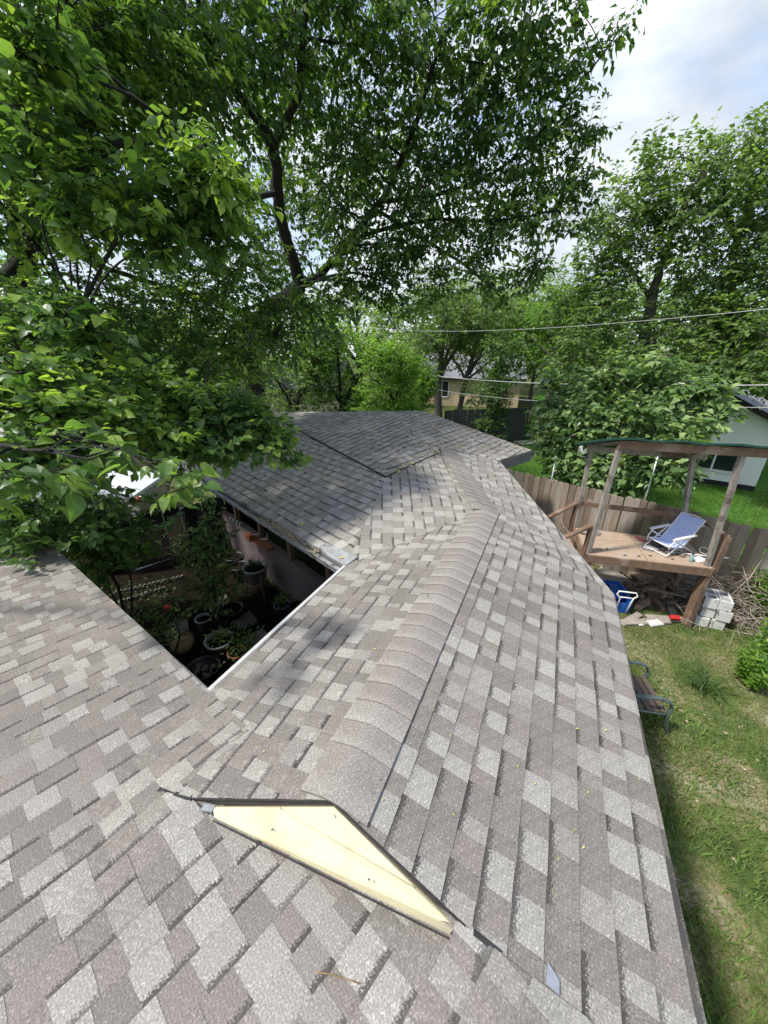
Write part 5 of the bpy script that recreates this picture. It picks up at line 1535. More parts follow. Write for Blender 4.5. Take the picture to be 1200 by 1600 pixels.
P = np.stack([rl.uniform(2.2, 7.0, n), rl.uniform(0.2, 6.0, n), rl.uniform(.006, .03, n)], 1); k_ = (np.sin(P[:, 0] * 1.7 + 1) + np.cos(P[:, 1] * 2.1) + rl.normal(0, .5, n)) > .4; P = P[k_]; n = len(P)
D = rl.normal(0, 1, (n, 3)); D[:, 2] *= .12
o = leaves_obj('lawn_litter', P, D, np.tile([0, 0, 1.0], (n, 1)) + rl.normal(0, .35, (n, 3)), rl.uniform(.015, .06, n), rl.rand(n), M['debris'], None)
tag(o, 'dry leaves and mown clippings lying on the back yard grass', 'fallen leaves')
grass('lawn_grass', [tuple(FA + fn * .1), tuple(FA + fd * 9 + fn * .1), tuple(FA + fd * 9 + fn * 9), tuple(FA + fn * 14 - fd * 4)], 60000, (.05, .11), 'bright mown grass of the neighbouring lawn', 2, tone=(.35, 1))

def weed(c, h, n_st, label, seed, mat_=M['leaf_bright'], spread=.3, leaf=.075, cat='plant', name='weedy_plant', hi=True, per=34):
    r = np.random.RandomState(seed)
    t_ = thing(name, label, cat, (c[0], c[1], 0))
    A, B, P, D = [], [], [], []
    for k in range(n_st):
        az = r.uniform(0, 6.28); l = r.uniform(0, spread); b = np.array([c[0] + l * .5 * math.cos(az), c[1] + l * .5 * math.sin(az), 0]); H = h * r.uniform(.6, 1.0)
        tip = b + np.array([math.cos(az) * l * .8, math.sin(az) * l * .8, H]); A.append(b); B.append(tip)
        for j in range(per):
            f = .12 + .88 * j / per; p = b * (1 - f) + tip * f; a2 = j * 2.4 + k; P.append(p); e = .5 - .3 * f + (.6 if j > per - 4 else 0)
            D.append((math.cos(a2), math.sin(a2), e))
    segs_obj('stem', A, B, .006, .003, M['leaf_dark'], t_)
    P, D = np.array(P), np.array(D); n = len(P)
    V_, F_, k_ = leaf_verts(P, D, np.tile([0, 0, 1.0], (n, 1)) + r.normal(0, .25, (n, 3)), leaf * r.uniform(.6, 1.3, n), (LEAF_HI[0] * np.array([.42, 1.25, 1]), LEAF_HI[1]))
    np_mesh('foliage', V_, F_, mat_, t_, np.repeat(np.clip(r.normal(.5, .28, n), 0, 1), k_), kind='stuff')
    return t_
wq = [((1172, 972), .95, 16, 'tallest bright green weedy plant right of the concrete blocks'), ((1195, 1040), .7, 14, 'bright green weedy plant at the right edge of the yard'), ((1165, 1068), .5, 12, 'lowest bright green weedy clump nearest the house on the right')]
for k, (q, h, n_, lab) in enumerate(wq):
    c = onz(*q, 0); weed(c, h * 1.3, int(n_ * 1.6), lab, 20 + k, spread=.27, leaf=.085)
c = onz(1215, 985, 0); weed(c, .9, 14, 'broad weedy plant spilling in beside the tallest one by the fence', 25, spread=.6)
# arching grass tuft in the yard
c = onz(1098, 1078, 0); t_ = thing('grass_tuft', 'coarse grass tuft with long arching blades in the middle of the yard', 'grass tuft', (c[0], c[1], 0))
mb = MB(); gr_ = random.Random(5)
for k in range(34):
    az = gr_.uniform(0, 6.28); L = gr_.uniform(.15, .42); b = np.array([c[0] + gr_.uniform(-.12, .12), c[1] + gr_.uniform(-.12, .12), 0])
    d_ = np.array([math.cos(az), math.sin(az), 0]); s_ = np.array([-d_[1], d_[0], 0]) * .009
    pts = [b, b + d_ * L * .3 + [0, 0, L * .6], b + d_ * L * .7 + [0, 0, L * .8], b + d_ * L * 1.1 + [0, 0, L * .6]]
    for (p, q), (wa, wb) in zip(zip(pts[:-1], pts[1:]), ((1, 1), (1, .7), (.7, .1))): mb.add([p - s_ * wa, p + s_ * wa, q + s_ * wb, q - s_ * wb], [(0, 1, 2, 3)])
mb.build('blades', M['leaf_mid'], t_)

# ------------------------------------------------------------ trees
def smooth_path(pts, n=6):
    pts = np.array(pts, float); out = []
    P = np.vstack([2 * pts[0] - pts[1], pts, 2 * pts[-1] - pts[-2]])
    for i in range(1, len(P) - 2):
        for k in range(n):
            t_ = k / n
            out.append(.5 * ((2 * P[i]) + (-P[i - 1] + P[i + 1]) * t_ + (2 * P[i - 1] - 5 * P[i] + 4 * P[i + 1] - P[i + 2]) * t_ ** 2 + (-P[i - 1] + 3 * P[i] - 3 * P[i + 1] + P[i + 2]) * t_ ** 3))
    out.append(pts[-1]); return out

def tree(name, label, base, trunk, limbs, clumps, leaf, lm, bark, seed, group=None, cat='tree', tone=(.45, .25), singles=0, twig=.55, droop=.35, per=13, hi_near=0.0, avoid_z=None, hubs=True, crown_name='crown'):
    """trunk / limbs: lists of (point, radius); clumps: (centre, (rx, ry, rz), leaf count)"""
    r = np.random.RandomState(seed)
    root = thing(name, label, cat, (base[0], base[1], base[2] if len(base) > 2 else 0), group)
    skel = []
    def limb(pts, nm):
        P = smooth_path([p for p, _ in pts]); R = np.interp(np.linspace(0, 1, len(P)), np.linspace(0, 1, len(pts)), [q for _, q in pts])
        for i, p in enumerate(P): skel.append(np.concatenate([p, [R[i]]]))
        mb = MB(); mb.tube([p + r.normal(0, .01, 3) for p in P], list(R * (1 + r.normal(0, .05, len(R)))), 9, bark); mb.build(nm, bark, root)
    limb(trunk, 'trunk')
    for l in limbs: limb(l, 'limb')
    sk = np.array(skel)
    A, B, ra, rb = [], [], [], []
    LP, LD, LN, LS, LT = [], [], [], [], []
    for (c, rad, n) in clumps:
        c = np.array(c, float); rad = np.array(rad, float) * np.ones(3)
        ntw = max(3, int(n / per))
        hub = []
        if hubs:
            dd = np.linalg.norm(sk[:, :3] - c, axis=1) + 2.0 * np.maximum(0, sk[:, 2] - c[2])
            s0 = sk[np.argmin(dd)]; p0 = s0[:3]; L = np.linalg.norm(c - p0)
            far_pt = c + (c - p0) / max(L, .01) * rad.mean() * .5
            mid = (p0 + c) / 2 + r.normal(0, .08, 3) * L + np.array([0, 0, .08 * L])
            P = smooth_path([p0, mid, c, far_pt], 4); R0 = min(s0[3] * .6, .012 + .012 * L)
            for i in range(len(P) - 1):
                f0, f1 = 1 - i / len(P), 1 - (i + 1) / len(P)
                A.append(P[i]); B.append(P[i + 1]); ra.append(.004 + R0 * f0); rb.append(.004 + R0 * f1)
            hub = np.array(P[3:])
        q = r.normal(size=(ntw, 3)); q /= np.linalg.norm(q, axis=1, keepdims=True)
        q *= (r.rand(ntw, 1) ** .42); Tc = c + q * rad
        outd = Tc - c; outd /= np.maximum(np.linalg.norm(outd, axis=1, keepdims=True), .01)
        dirs = outd * .8 + r.normal(0, .5, (ntw, 3)) + np.array([0, 0, .15]); dirs /= np.linalg.norm(dirs, axis=1, keepdims=True)
        tl = twig * r.uniform(.6, 1.3, ntw)
        S0, S1 = Tc - dirs * tl[:, None] * .5, Tc + dirs * tl[:, None] * .5
        for i in range(ntw):
            A.append(S0[i]); B.append(S1[i]); ra.append(.0035 + .004 * twig); rb.append(.0015)
            if len(hub) and i % 3 == 0:
                h_ = hub[np.argmin(np.linalg.norm(hub - S0[i], axis=1))]; A.append(h_); B.append(S0[i]); ra.append(.004 + .008 * twig); rb.append(.0035 + .003 * twig)
        k = per
        f = (np.arange(k) + r.rand(ntw, k)) / k
        P = S0[:, None, :] + (S1 - S0)[:, None, :] * f[..., None]
        side = np.cross(dirs, [0, 0, 1.0]); side /= np.maximum(np.linalg.norm(side, axis=1, keepdims=True), .05)
        sg = np.where(np.arange(k) % 2 == 0, 1.0, -1.0)[None, :, None]
        D = side[:, None, :] * sg * r.uniform(.5, 1.1, (ntw, k, 1)) + dirs[:, None, :] * .7 + np.array([0, 0, -droop]) + r.normal(0, .25, (ntw, k, 3))
        P = P + D * leaf * .25
        Nn = np.array([0, 0, 1.0]) + r.normal(0, .42, (ntw, k, 3))
        m = ntw * k
        LP.append(P.reshape(m, 3)); LD.append(D.reshape(m, 3)); LN.append(Nn.reshape(m, 3)); LS.append(leaf * r.uniform(.45, 1.25, m))
        ctone = r.normal(tone[0], .10)
        LT.append(np.clip(ctone + r.normal(0, tone[1], ntw)[:, None].repeat(k, 1).reshape(-1) * .6 + r.normal(0, .15, m), 0, 1))
    P, D, Nn, S, Tn = map(np.concatenate, (LP, LD, LN, LS, LT))
    segs_obj('twigs', A, B, ra, rb, bark, root)
    if singles:
        w = (P - C0) @ CF
        px = 600 + FPX * ((P - C0) @ CR) / np.maximum(w, .1); py = 800 - FPX * ((P - C0) @ CU) / np.maximum(w, .1)
        vis = (w > .3) & (px > 0) & (px < 1200) & (py > 0) & (py < 1600)
        score = np.where(vis, S / np.maximum(w, .1), 0)
        idx = np.argsort(-score)[:singles]
        for i in idx:
            V_, F_, k_ = leaf_verts(np.zeros((1, 3)), D[i:i + 1], Nn[i:i + 1], S[i:i + 1], LEAF_HI)
            me = bpy.data.meshes.new('leaf'); me.from_pydata(V_.tolist(), [], F_.tolist())
            a = me.attributes.new('tone', 'FLOAT', 'POINT'); a.data.foreach_set('value', np.full(k_, Tn[i], np.float32))
            me.materials.append(lm); o = bpy.data.objects.new('leaf', me); COL.objects.link(o); o.parent = root; o.location = tuple(P[i] - org(root))
        keep = np.ones(len(P), bool); keep[idx] = False
        P, D, Nn, S, Tn = P[keep], D[keep], Nn[keep], S[keep], Tn[keep]
    if hi_near:
        near = np.linalg.norm(P - C0, axis=1) < hi_near
        if near.sum(): leaves_obj(crown_name, P[near], D[near], Nn[near], S[near], Tn[near], lm, root, hi=True)
        P, D, Nn, S, Tn = P[~near], D[~near], Nn[~near], S[~near], Tn[~near]
    if len(P): leaves_obj(crown_name, P, D, Nn, S, Tn, lm, root)
    return root

def A_(px, py, d): return at(px, py, d)
def cl(lst, k=1.0):
    """(px, py, distance, radius, leaves)"""
    return [(A_(a, b, d), (r_, r_, r_ * .75), int(n * k)) for a, b, d, r_, n in lst]

# the big mulberry whose trunk rises behind the far roof
b0 = A_(392, 610, 12.2); b0 = np.array([b0[0] - .1, b0[1], 0])
f1 = A_(408, 505, 12.0); f2 = A_(470, 445, 12.0)
trunk = [(b0, .34), (A_(392, 590, 12.1), .27), (f1, .24), (f2, .21)]
limbs = [
    [(f2, .16), (A_(440, 345, 11.4), .13), (A_(425, 225, 10.8), .11), (A_(375, 150, 10.2), .08), (A_(325, 60, 9.8), .05), (A_(300, -60, 9.6), .03)],
    [(A_(425, 225, 10.8), .09), (A_(465, 150, 10.6), .07), (A_(475, 40, 10.4), .05), (A_(480, -80, 10.4), .03)],
    [(f2, .13), (A_(505, 425, 12.2), .10), (A_(575, 340, 12.2), .085), (A_(610, 290, 12.0), .07), (A_(650, 190, 11.6), .05), (A_(690, 60, 11.4), .035)],
    [(A_(592, 316, 12.15), .055), (A_(700, 300, 12.2), .042), (A_(800, 250, 12.2), .03), (A_(890, 150, 12.0), .02), (A_(970, 45, 12.0), .012)],
    [(A_(548, 374, 12.2), .055), (A_(660, 345, 11.6), .04), (A_(760, 345, 11.4), .03), (A_(870, 330, 11.4), .02)],
    [(f1, .10), (A_(330, 470, 10.8), .08), (A_(230, 440, 9.8), .05), (A_(120, 400, 9.0), .03)],
    [(A_(430, 300, 11.1), .06), (A_(330, 330, 9.6), .045), (A_(270, 350, 8.2), .03)],
    [(A_(585, 326, 12.2), .05), (A_(720, 410, 12.6), .035), (A_(790, 470, 12.8), .02)],
]
big = []
rr = np.random.RandomState(21)
for (px, py, d, rad, n) in [
    (300, -60, 9.5, 1.5, 1500), (420, -40, 10.5, 1.5, 1500), (540, -30, 11, 1.5, 1500), (660, -20, 11.5, 1.4, 1300), (770, 10, 12, 1.2, 1100), (850, -30, 12, 1.1, 700),
    (250, 60, 9.4, 1.3, 1300), (350, 80, 10, 1.3, 1300), (450, 70, 10.8, 1.3, 1300), (560, 70, 11.4, 1.3, 1300), (660, 90, 11.8, 1.2, 1300), (760, 100, 12, 1.1, 1200), (840, 90, 12, .8, 700), (900, 95, 12, .55, 330), (945, 65, 12, .36, 140), (975, 42, 12, .22, 60), (905, 15, 12, .3, 90),
    (330, 180, 10, 1.2, 1100), (440, 180, 11.6, 1.1, 900), (540, 190, 11.6, 1.2, 1200), (640, 190, 12, 1.2, 1200), (730, 190, 12.2, 1.1, 1300), (810, 180, 12, 1.0, 1100), (870, 190, 12, .7, 500), (915, 200, 12, .4, 190),
    (510, 290, 12.4, 1.1, 900), (600, 250, 12.4, 1.0, 900), (690, 270, 12, 1.0, 1100), (770, 280, 12, 1.0, 1200), (845, 270, 11.8, .9, 900), (900, 280, 11.6, .6, 420), (930, 215, 12, .35, 120),
    (660, 370, 11.6, .8, 800), (740, 370, 11.4, .9, 1000), (820, 350, 11.4, .9, 1000), (880, 345, 11.4, .7, 500), (840, 410, 11.4, .5, 260), (610, 400, 11.8, .8, 800), (540, 390, 11.4, .8, 700), (690, 420, 11.8, .45, 200),
    (520, 470, 11, .7, 600), (560, 440, 11.4, .7, 500),
    (430, 270, 13.8, 1.3, 800), (490, 330, 13.8, 1.2, 800), (450, 390, 13.4, 1.1, 800), (520, 230, 13.6, 1.2, 700), (380, 330, 13.0, 1.1, 700), (570, 300, 14, 1.0, 500), (600, 440, 11.6, .8, 750), (680, 450, 11.8, .7, 500), (760, 430, 11.6, .7, 500), (830, 440, 11.6, .45, 200), (640, 480, 11.8, .45, 180), (790, 470, 12, .35, 110), (500, 520, 12, .6, 400), (430, 520, 9.5, .8, 900), (480, 480, 10, .6, 500), (350, 560, 10, .8, 700), (660, 290, 10.8, .8, 500), (720, 350, 10.8, .7, 450), (540, 330, 10.4, .7, 500), (600, 380, 10.6, .6, 400), (560, 250, 10.8, .8, 500), (620, 330, 10.8, .7, 450), (400, 200, 13, 1.0, 500), (640, 330, 13.8, .9, 350), (480, 150, 13, 1.1, 500),
]:
    big.append((A_(px, py, d), (rad, rad, rad * .75), int(n * 0.76)))
tree('mulberry_tree', 'big dark mulberry with forked trunk rising behind the far roof into the open sky', b0, trunk, limbs, big, .145, M['leaf_mulberry'], M['bark'], 31, tone=(.42, .34), twig=.65, per=11, droop=.75)

# second mulberry at the left, nearer, its long boughs hanging over the courtyard
b1 = A_(30, 470, 9.6); b1 = np.array([b1[0], b1[1], 0])
t1 = [(b1, .3), (A_(30, 560, 9.6), .26), (A_(34, 470, 9.6), .22), (A_(36, 390, 9.6), .18), (A_(25, 300, 9.6), .13)]
limbs1 = [
    [(A_(36, 400, 9.6), .12), (A_(-10, 440, 9), .08), (A_(-80, 430, 8.5), .05)],
    [(A_(36, 390, 9.6), .13), (A_(90, 300, 8.6), .09), (A_(150, 240, 7.4), .06), (A_(260, 215, 6.2), .035), (A_(330, 240, 5.6), .02)],
    [(A_(30, 340, 9.6), .10), (A_(60, 200, 8.6), .07), (A_(90, 80, 7.6), .045), (A_(110, -40, 7), .02)],
    [(A_(34, 470, 9.6), .10), (A_(110, 500, 8.0), .07), (A_(200, 560, 6.6), .05), (A_(320, 620, 5.6), .03), (A_(430, 680, 5.0), .012)],
    [(A_(60, 485, 9.0), .07), (A_(70, 560, 6.4), .045), (A_(90, 640, 4.6), .03), (A_(180, 700, 3.6), .018), (A_(262, 752, 3.0), .007)],
    [(A_(70, 480, 8.8), .06), (A_(140, 470, 7), .035), (A_(110, 520, 5), .012)],
    [(A_(34, 520, 9.6), .08), (A_(150, 570, 9.2), .05), (A_(300, 560, 9.4), .025)],
]
left = []
for (px, py, d, rad, n) in [
    (-60, 20, 8, 1.5, 900), (40, 30, 7.6, 1.3, 1200), (140, 10, 7.8, 1.3, 1200), (230, 0, 8.2, 1.2, 1000), (100, 120, 7.2, .8, 700), (60, 170, 8, 1.2, 1100), (170, 130, 8.4, 1.2, 1000), (270, 130, 8.6, 1.0, 700),
    (20, 250, 7.8, 1.2, 1100), (120, 270, 8, 1.1, 900), (210, 230, 8.4, 1.0, 600), (-70, 250, 7.5, 1.4, 700), (40, 340, 8, 1.0, 800), (150, 340, 8.4, .9, 600), (230, 330, 7.6, .7, 500),
    (290, 260, 5.6, .50, 420), (340, 290, 5.4, .42, 330), (250, 330, 5.4, .45, 360), (330, 350, 5.6, .42, 300), (240, 375, 5.4, .3, 160), (130, 290, 5.2, .35, 220), (110, 340, 5.2, .28, 130), (65, 100, 5.4, .35, 200), (60, 60, 5.6, .35, 190), (45, 200, 5.4, .35, 180),
    (0, 520, 7, 1.1, 1100), (90, 520, 7.6, .9, 900), (170, 490, 8.2, 1.0, 1000), (260, 480, 8.8, 1.0, 1100), (340, 440, 9.2, 1.0, 1000), (400, 400, 9.6, .8, 500), (320, 400, 9, .8, 600),
    (340, 530, 9, 1.0, 1100), (250, 560, 8, 1.0, 1100), (150, 570, 7.2, .9, 1000), (60, 600, 6.4, .8, 900), (-20, 610, 5.6, .8, 700), (420, 480, 9.6, .8, 700), (380, 560, 8.6, .7, 650), (300, 610, 7.4, .8, 900),
    (110, 500, 4.9, .3, 150), (150, 530, 4.9, .3, 150), (90, 470, 5.2, .25, 90),
    (200, 620, 5.8, .6, 700), (270, 640, 5.4, .55, 620), (330, 650, 5.2, .5, 560), (390, 660, 5.1, .42, 420), (360, 690, 4.9, .36, 330), (430, 690, 4.9, .28, 170), (460, 715, 4.8, .15, 45), (300, 690, 4.9, .38, 330), (240, 680, 4.7, .38, 330), (350, 620, 5.8, .4, 300), (170, 660, 4.6, .42, 380), (250, 610, 5.6, .4, 300),
    (110, 660, 4.2, .34, 230), (60, 690, 3.8, .32, 170), (20, 640, 4.2, .4, 240), (130, 700, 3.8, .26, 120), (30, 580, 4.8, .5, 300), (-30, 720, 3.6, .4, 120),
]:
    left.append((A_(px, py, d), (rad, rad, rad * .7), int(n * 1.5)))
tree('mulberry_tree', 'nearer mulberry at the left whose leafy boughs hang low over the courtyard', b1, t1, limbs1, left, .108, M['leaf_mulberry'], M['bark'], 32, tone=(.50, .34), singles=220, twig=.42, per=14, hi_near=6.2, droop=.5)

# the lowest bough, a few very near large leaves (part of a third stem close to the roof)
b2 = A_(-420, 700, 5.6); 
t2 = [(np.array([b2[0], b2[1], 0]), .07), (A_(-420, 700, 5.6), .045), (A_(-60, 690, 3.5), .016), (A_(60, 705, 2.9), .008), (A_(150, 715, 2.6), .005)]
limbs2 = [[(A_(60, 705, 2.9), .006), (A_(160, 700, 2.6), .004), (A_(230, 720, 2.45), .003), (A_(270, 745, 2.4), .002)], [(A_(-60, 690, 3.5), .012), (A_(-10, 730, 2.8), .008), (A_(60, 735, 2.6), .004)]]
low = [(A_(225, 715, 2.6), (.12, .10, .08), 12), (A_(262, 765, 2.5), (.10, .10, .08), 16), (A_(290, 740, 2.7), (.12, .12, .08), 16), (A_(80, 735, 2.6), (.14, .12, .07), 12), (A_(20, 735, 2.5), (.12, .12, .07), 9), (A_(190, 700, 2.8), (.12, .12, .08), 6), (A_(120, 690, 3.0), (.15, .15, .12), 10)]
tree('mulberry_sapling', 'slender mulberry stem at the left edge with the largest, closest leaves', (b2[0], b2[1], 0), t2, limbs2, low, .12, M['leaf_mulberry'], M['bark'], 33, tone=(.55, .2), singles=79, twig=.16, per=5, droop=.7, hi_near=9)

# leafy shrubs behind the roof's left corner and in the courtyard
def shrub(label, q, z, rad, n, leaf, lm, seed, name='shrub', tone=(.4, .25), d=None, long=False):
    c = A_(*q, d)
    b = np.array([c[0], c[1], 0])
    return tree(name, label, b, [(b, .03), (b + (c - b) * .5 + [0.03, 0, 0], .022), (c, .012)], [[(b, .02), (b + [.2, .1, c[2] * .5], .014), (c + [.25, 0, .1], .006)], [(b, .02), (b + [-.2, .1, c[2] * .5], .014), (c + [-.25, 0, .1], .006)]],
                [(c + np.array(o_) * rad, np.array(rad) * .62, n // 6) for o_ in ((0, 0, 0), (.6, .1, .1), (-.6, .1, .1), (.2, .3, .6), (-.3, .2, -.6), (.3, -.2, -.5))], leaf, lm, M['bark'], seed, cat='shrub', tone=tone, twig=.25, per=8, hi_near=8)
shrub('dark long leaved shrub directly behind the corner of the nearest roof', (150, 830), 0, (1.0, .8, .75), 1900, .12, M['leaf_mulberry'], 41, d=7.3)
shrub('dark shrub behind the grey metal panel at the left edge', (20, 800), 0, (1.1, .8, .8), 1500, .12, M['leaf_mulberry'], 42, d=6.8)
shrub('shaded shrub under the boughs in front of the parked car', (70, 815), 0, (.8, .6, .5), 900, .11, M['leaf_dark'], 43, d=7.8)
shrub('tall leafy rose shrub standing in the middle of the courtyard', (315, 850), 0, (.42, .4, .8), 900, .075, M['leaf_mid'], 44, name='rose_shrub', d=7.0, tone=(.25, .2))
shrub('low leafy part of the rose bed behind the stepping slabs', (330, 920), 0, (.5, .45, .35), 500, .075, M['leaf_mid'], 45, name='rose_shrub', d=6.9, tone=(.2, .2))
shrub('low rose bush with one red flower left of the basket', (245, 965), 0, (.45, .4, .25), 420, .06, M['leaf_mid'], 46, name='rose_bush', d=6.8, tone=(.35, .25))
shrub('low weeds under the edge of the nearest roof in the courtyard', (225, 1000), 0, (.3, .3, .15), 200, .05, M['leaf_mid'], 47, name='courtyard_weeds', d=6.5, tone=(.4, .25))
gr = np.random.RandomState(6); n = 5200
P = np.stack([gr.uniform(-7.5, -1.6, n), gr.uniform(3.2, 9.5, n), gr.uniform(.01, .14, n)], 1)
keep = (np.sin(P[:, 0] * 2.3) + np.cos(P[:, 1] * 2.9 + P[:, 0]) > .1) & ~((P[:, 0] > -3.2) & (P[:, 1] < 6.6)); P = P[keep]; n = len(P)
D = gr.normal(0, 1, (n, 3)); D[:, 2] = np.abs(D[:, 2]) * .5
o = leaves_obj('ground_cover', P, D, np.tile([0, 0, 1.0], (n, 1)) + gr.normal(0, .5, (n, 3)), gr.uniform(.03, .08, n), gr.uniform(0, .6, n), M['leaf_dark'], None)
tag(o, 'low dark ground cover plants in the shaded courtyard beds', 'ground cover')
c = A_(262, 952, 6.5); rs = MB()
for k in range(11):
    a = k * 2.4; rr_ = .012 + .0035 * k; p = np.array([c[0] + rr_ * .6 * math.cos(a), c[1] + rr_ * .6 * math.sin(a), c[2] + .03 - .003 * k]); s_ = .028
    rs.add([p + [-s_ * math.sin(a), s_ * math.cos(a), 0], p + [s_ * math.sin(a), -s_ * math.cos(a), 0], p + [s_ * math.cos(a) + s_ * .5 * math.sin(a), s_ * math.sin(a), .03], p + [s_ * math.cos(a) - s_ * .5 * math.sin(a), s_ * math.sin(a), .03]], [(0, 1, 2, 3)])
rb_ = bpy.data.objects.get('rose_bush'); 
o = rs.build('flower', M['rose'], rb_)

# trees behind the house
def gen_tree(name, label, px, py_top, py_mid, dist, rad, leaf, lm, bark, seed, n=5000, tone=(.5, .25), trunk_r=.16, squash=.8, lean=0, nc=16, trunks=1, cut=0.0, group=None):
    """free standing tree whose crown centre is seen at px, py_mid"""
    r = np.random.RandomState(seed); c = A_(px, py_mid, dist); b = np.array([c[0] - lean, c[1], 0]); top = A_(px, py_top, dist)
    H = max(c[2], .6); rz = max(abs(top[2] - c[2]), .6)
    tr = [(b, trunk_r), (b * .5 + c * .5 + [r.normal(0, .1), 0, 0], trunk_r * .7), (c, trunk_r * .4), (c + [0, 0, rz * .5], trunk_r * .15)]
    lm_ = []
    for k in range(5):
        a = r.uniform(0, 6.28); s0 = b * (1 - .55 - .05 * k) + c * (.55 + .05 * k); e = c + np.array([math.cos(a) * rad * .65, math.sin(a) * rad * .65, rz * r.uniform(-.2, .5)])
        lm_.append([(s0, trunk_r * .4), ((s0 + e) / 2 + [0, 0, .2], trunk_r * .25), (e, trunk_r * .08)])
    cls = []
    for k in range(nc):
        q = r.normal(size=3); q /= np.linalg.norm(q); q *= r.rand() ** .33; q[2] = max(q[2], -.9 + cut)
        cc = c + q * np.array([rad * .72, rad * .72, rz * .78]); s = r.uniform(.28, .46)
        cls.append((cc, (rad * s, rad * s, rz * s * .85), int(n / nc)))
    return tree(name, label, b, tr, lm_, cls, leaf, lm, bark, seed, tone=tone, twig=min(.8, rad * .28), per=12, group=group)
gen_tree('broadleaf_tree', 'bright green leafy tree right behind the ridge of the far roof', 625, 500, 600, 15.5, 2.1, .14, M['leaf_bright'], M['bark'], 51, n=9500, tone=(.5, .25))
gen_tree('broadleaf_tree', 'sunlit yellow green tree left of the bright leafy one behind the far roof', 530, 470, 590, 17.0, 2.4, .14, M['leaf_bright'], M['bark'], 52, n=9500, tone=(.45, .28))
gen_tree('broadleaf_tree', 'bright green tree between the leafy pair and the twin trunks', 645, 540, 605, 19.5, 1.2, .14, M['leaf_bright'], M['bark'], 50, n=5200, tone=(.35, .25))
gen_tree('broadleaf_tree', 'bright hazy green tree right of the tan house above the lawn', 845, 450, 530, 27, 3.2, .18, M['leaf_bright'], M['bark2'], 49, n=7500, tone=(.3, .25))
gen_tree('broadleaf_tree', 'dark leaning tree between the mulberry trunk and the bright trees', 470, 500, 590, 17.5, 2.2, .13, M['leaf_mid'], M['bark'], 53, n=7500, tone=(.35, .25), lean=1.0)
gen_tree('broadleaf_tree', 'twin trunked tree with grey bark before the tan brick house', 695, 420, 510, 24, 4.2, .17, M['leaf_mid'], M['bark2'], 54, n=7500, tone=(.45, .25), trunk_r=.28, nc=18)
cq = A_(716, 600, 24); b_ = np.array([cq[0], cq[1], 0])
gen_tree('broadleaf_tree', 'slanting grey trunked tree just right of the twin trunked one', 745, 430, 535, 25, 3.6, .17, M['leaf_mid'], M['bark2'], 55, n=8500, tone=(.4, .25), lean=.8, trunk_r=.22)
gen_tree('broadleaf_tree', 'dark bushy tree standing against the dark grey fence', 772, 500, 590, 21.5, 2.0, .14, M['leaf_dark'], M['bark'], 56, n=7000, tone=(.6, .25), trunk_r=.2)
gen_tree('broadleaf_bush', 'dark bush at the foot of the tree against the dark grey fence', 765, 630, 665, 21, 1.5, .12, M['leaf_dark'], M['bark'], 57, n=2400, tone=(.6, .25), trunk_r=.08)
gen_tree('broadleaf_tree', 'tall feathery tree behind the tan house filling the gap below the mulberry', 790, 400, 500, 30, 5.0, .2, M['leaf_mid'], M['bark2'], 58, n=7500, tone=(.5, .25), trunk_r=.3, nc=18)
gen_tree('broadleaf_tree', 'light green round tree in the middle distance left of the pale trunk', 880, 430, 520, 23, 3.5, .17, M['leaf_bright'], M['bark2'], 59, n=9500, tone=(.30, .25), trunk_r=.25)
# big shade tree behind the magnolia, with its visible forked trunk
b_ = A_(1005, 560, 17.5); b_ = np.array([b_[0], b_[1], 0])
ft_ = [(b_, .24), (A_(1000, 560, 17.5), .20), (A_(1018, 470, 17.5), .17), (A_(1030, 425, 17.3), .12)]
fl_ = [[(A_(1018, 470, 17.5), .09), (A_(985, 420, 17.3), .06), (A_(960, 390, 17), .03)], [(A_(1030, 425, 17.3), .09), (A_(1060, 340, 17), .06), (A_(1110, 260, 16.8), .03)], [(A_(1010, 500, 17.5), .07), (A_(960, 500, 17), .05), (A_(920, 480, 17), .02)]]
fc_ = cl([(950, 370, 17, 1.2, 800), (990, 330, 17, 1.1, 650), (1040, 330, 17, 1.3, 800), (1000, 390, 17, 1.2, 700), (1060, 270, 17, 1.2, 600), (1100, 320, 17, 1.3, 700), (930, 430, 17, 1.1, 800), (960, 470, 16.6, 1.1, 800), (1090, 400, 17, 1.3, 900), (1030, 250, 17, .9, 260), (985, 280, 17, .7, 200), (1080, 500, 17, 1.3, 1000), (1000, 540, 16.6, 1.3, 1200), (920, 520, 16.4, 1.2, 1200), (1060, 580, 16, 1.2, 1200), (880, 470, 17, .9, 600), (890, 570, 16, 1.0, 1000), (960, 590, 15.6, 1.0, 1000)], 1.25)
tree('shade_tree', 'tall open shade tree with a forked grey trunk beyond the lawn', b_, ft_, fl_, fc_, .17, M['leaf_mid'], M['bark2'], 61, tone=(.42, .3), twig=.75)
b_ = A_(1135, 560, 18); b_ = np.array([b_[0], b_[1], 0])
ft_ = [(b_, .26), (A_(1130, 560, 18), .22), (A_(1140, 450, 18), .16), (A_(1150, 380, 18), .10), (A_(1185, 280, 17.6), .05)]
fl_ = [[(A_(1140, 450, 18), .09), (A_(1180, 430, 17), .07), (A_(1230, 440, 16), .05)], [(A_(1150, 380, 18), .07), (A_(1130, 300, 17.6), .04), (A_(1150, 230, 17.4), .02)]]
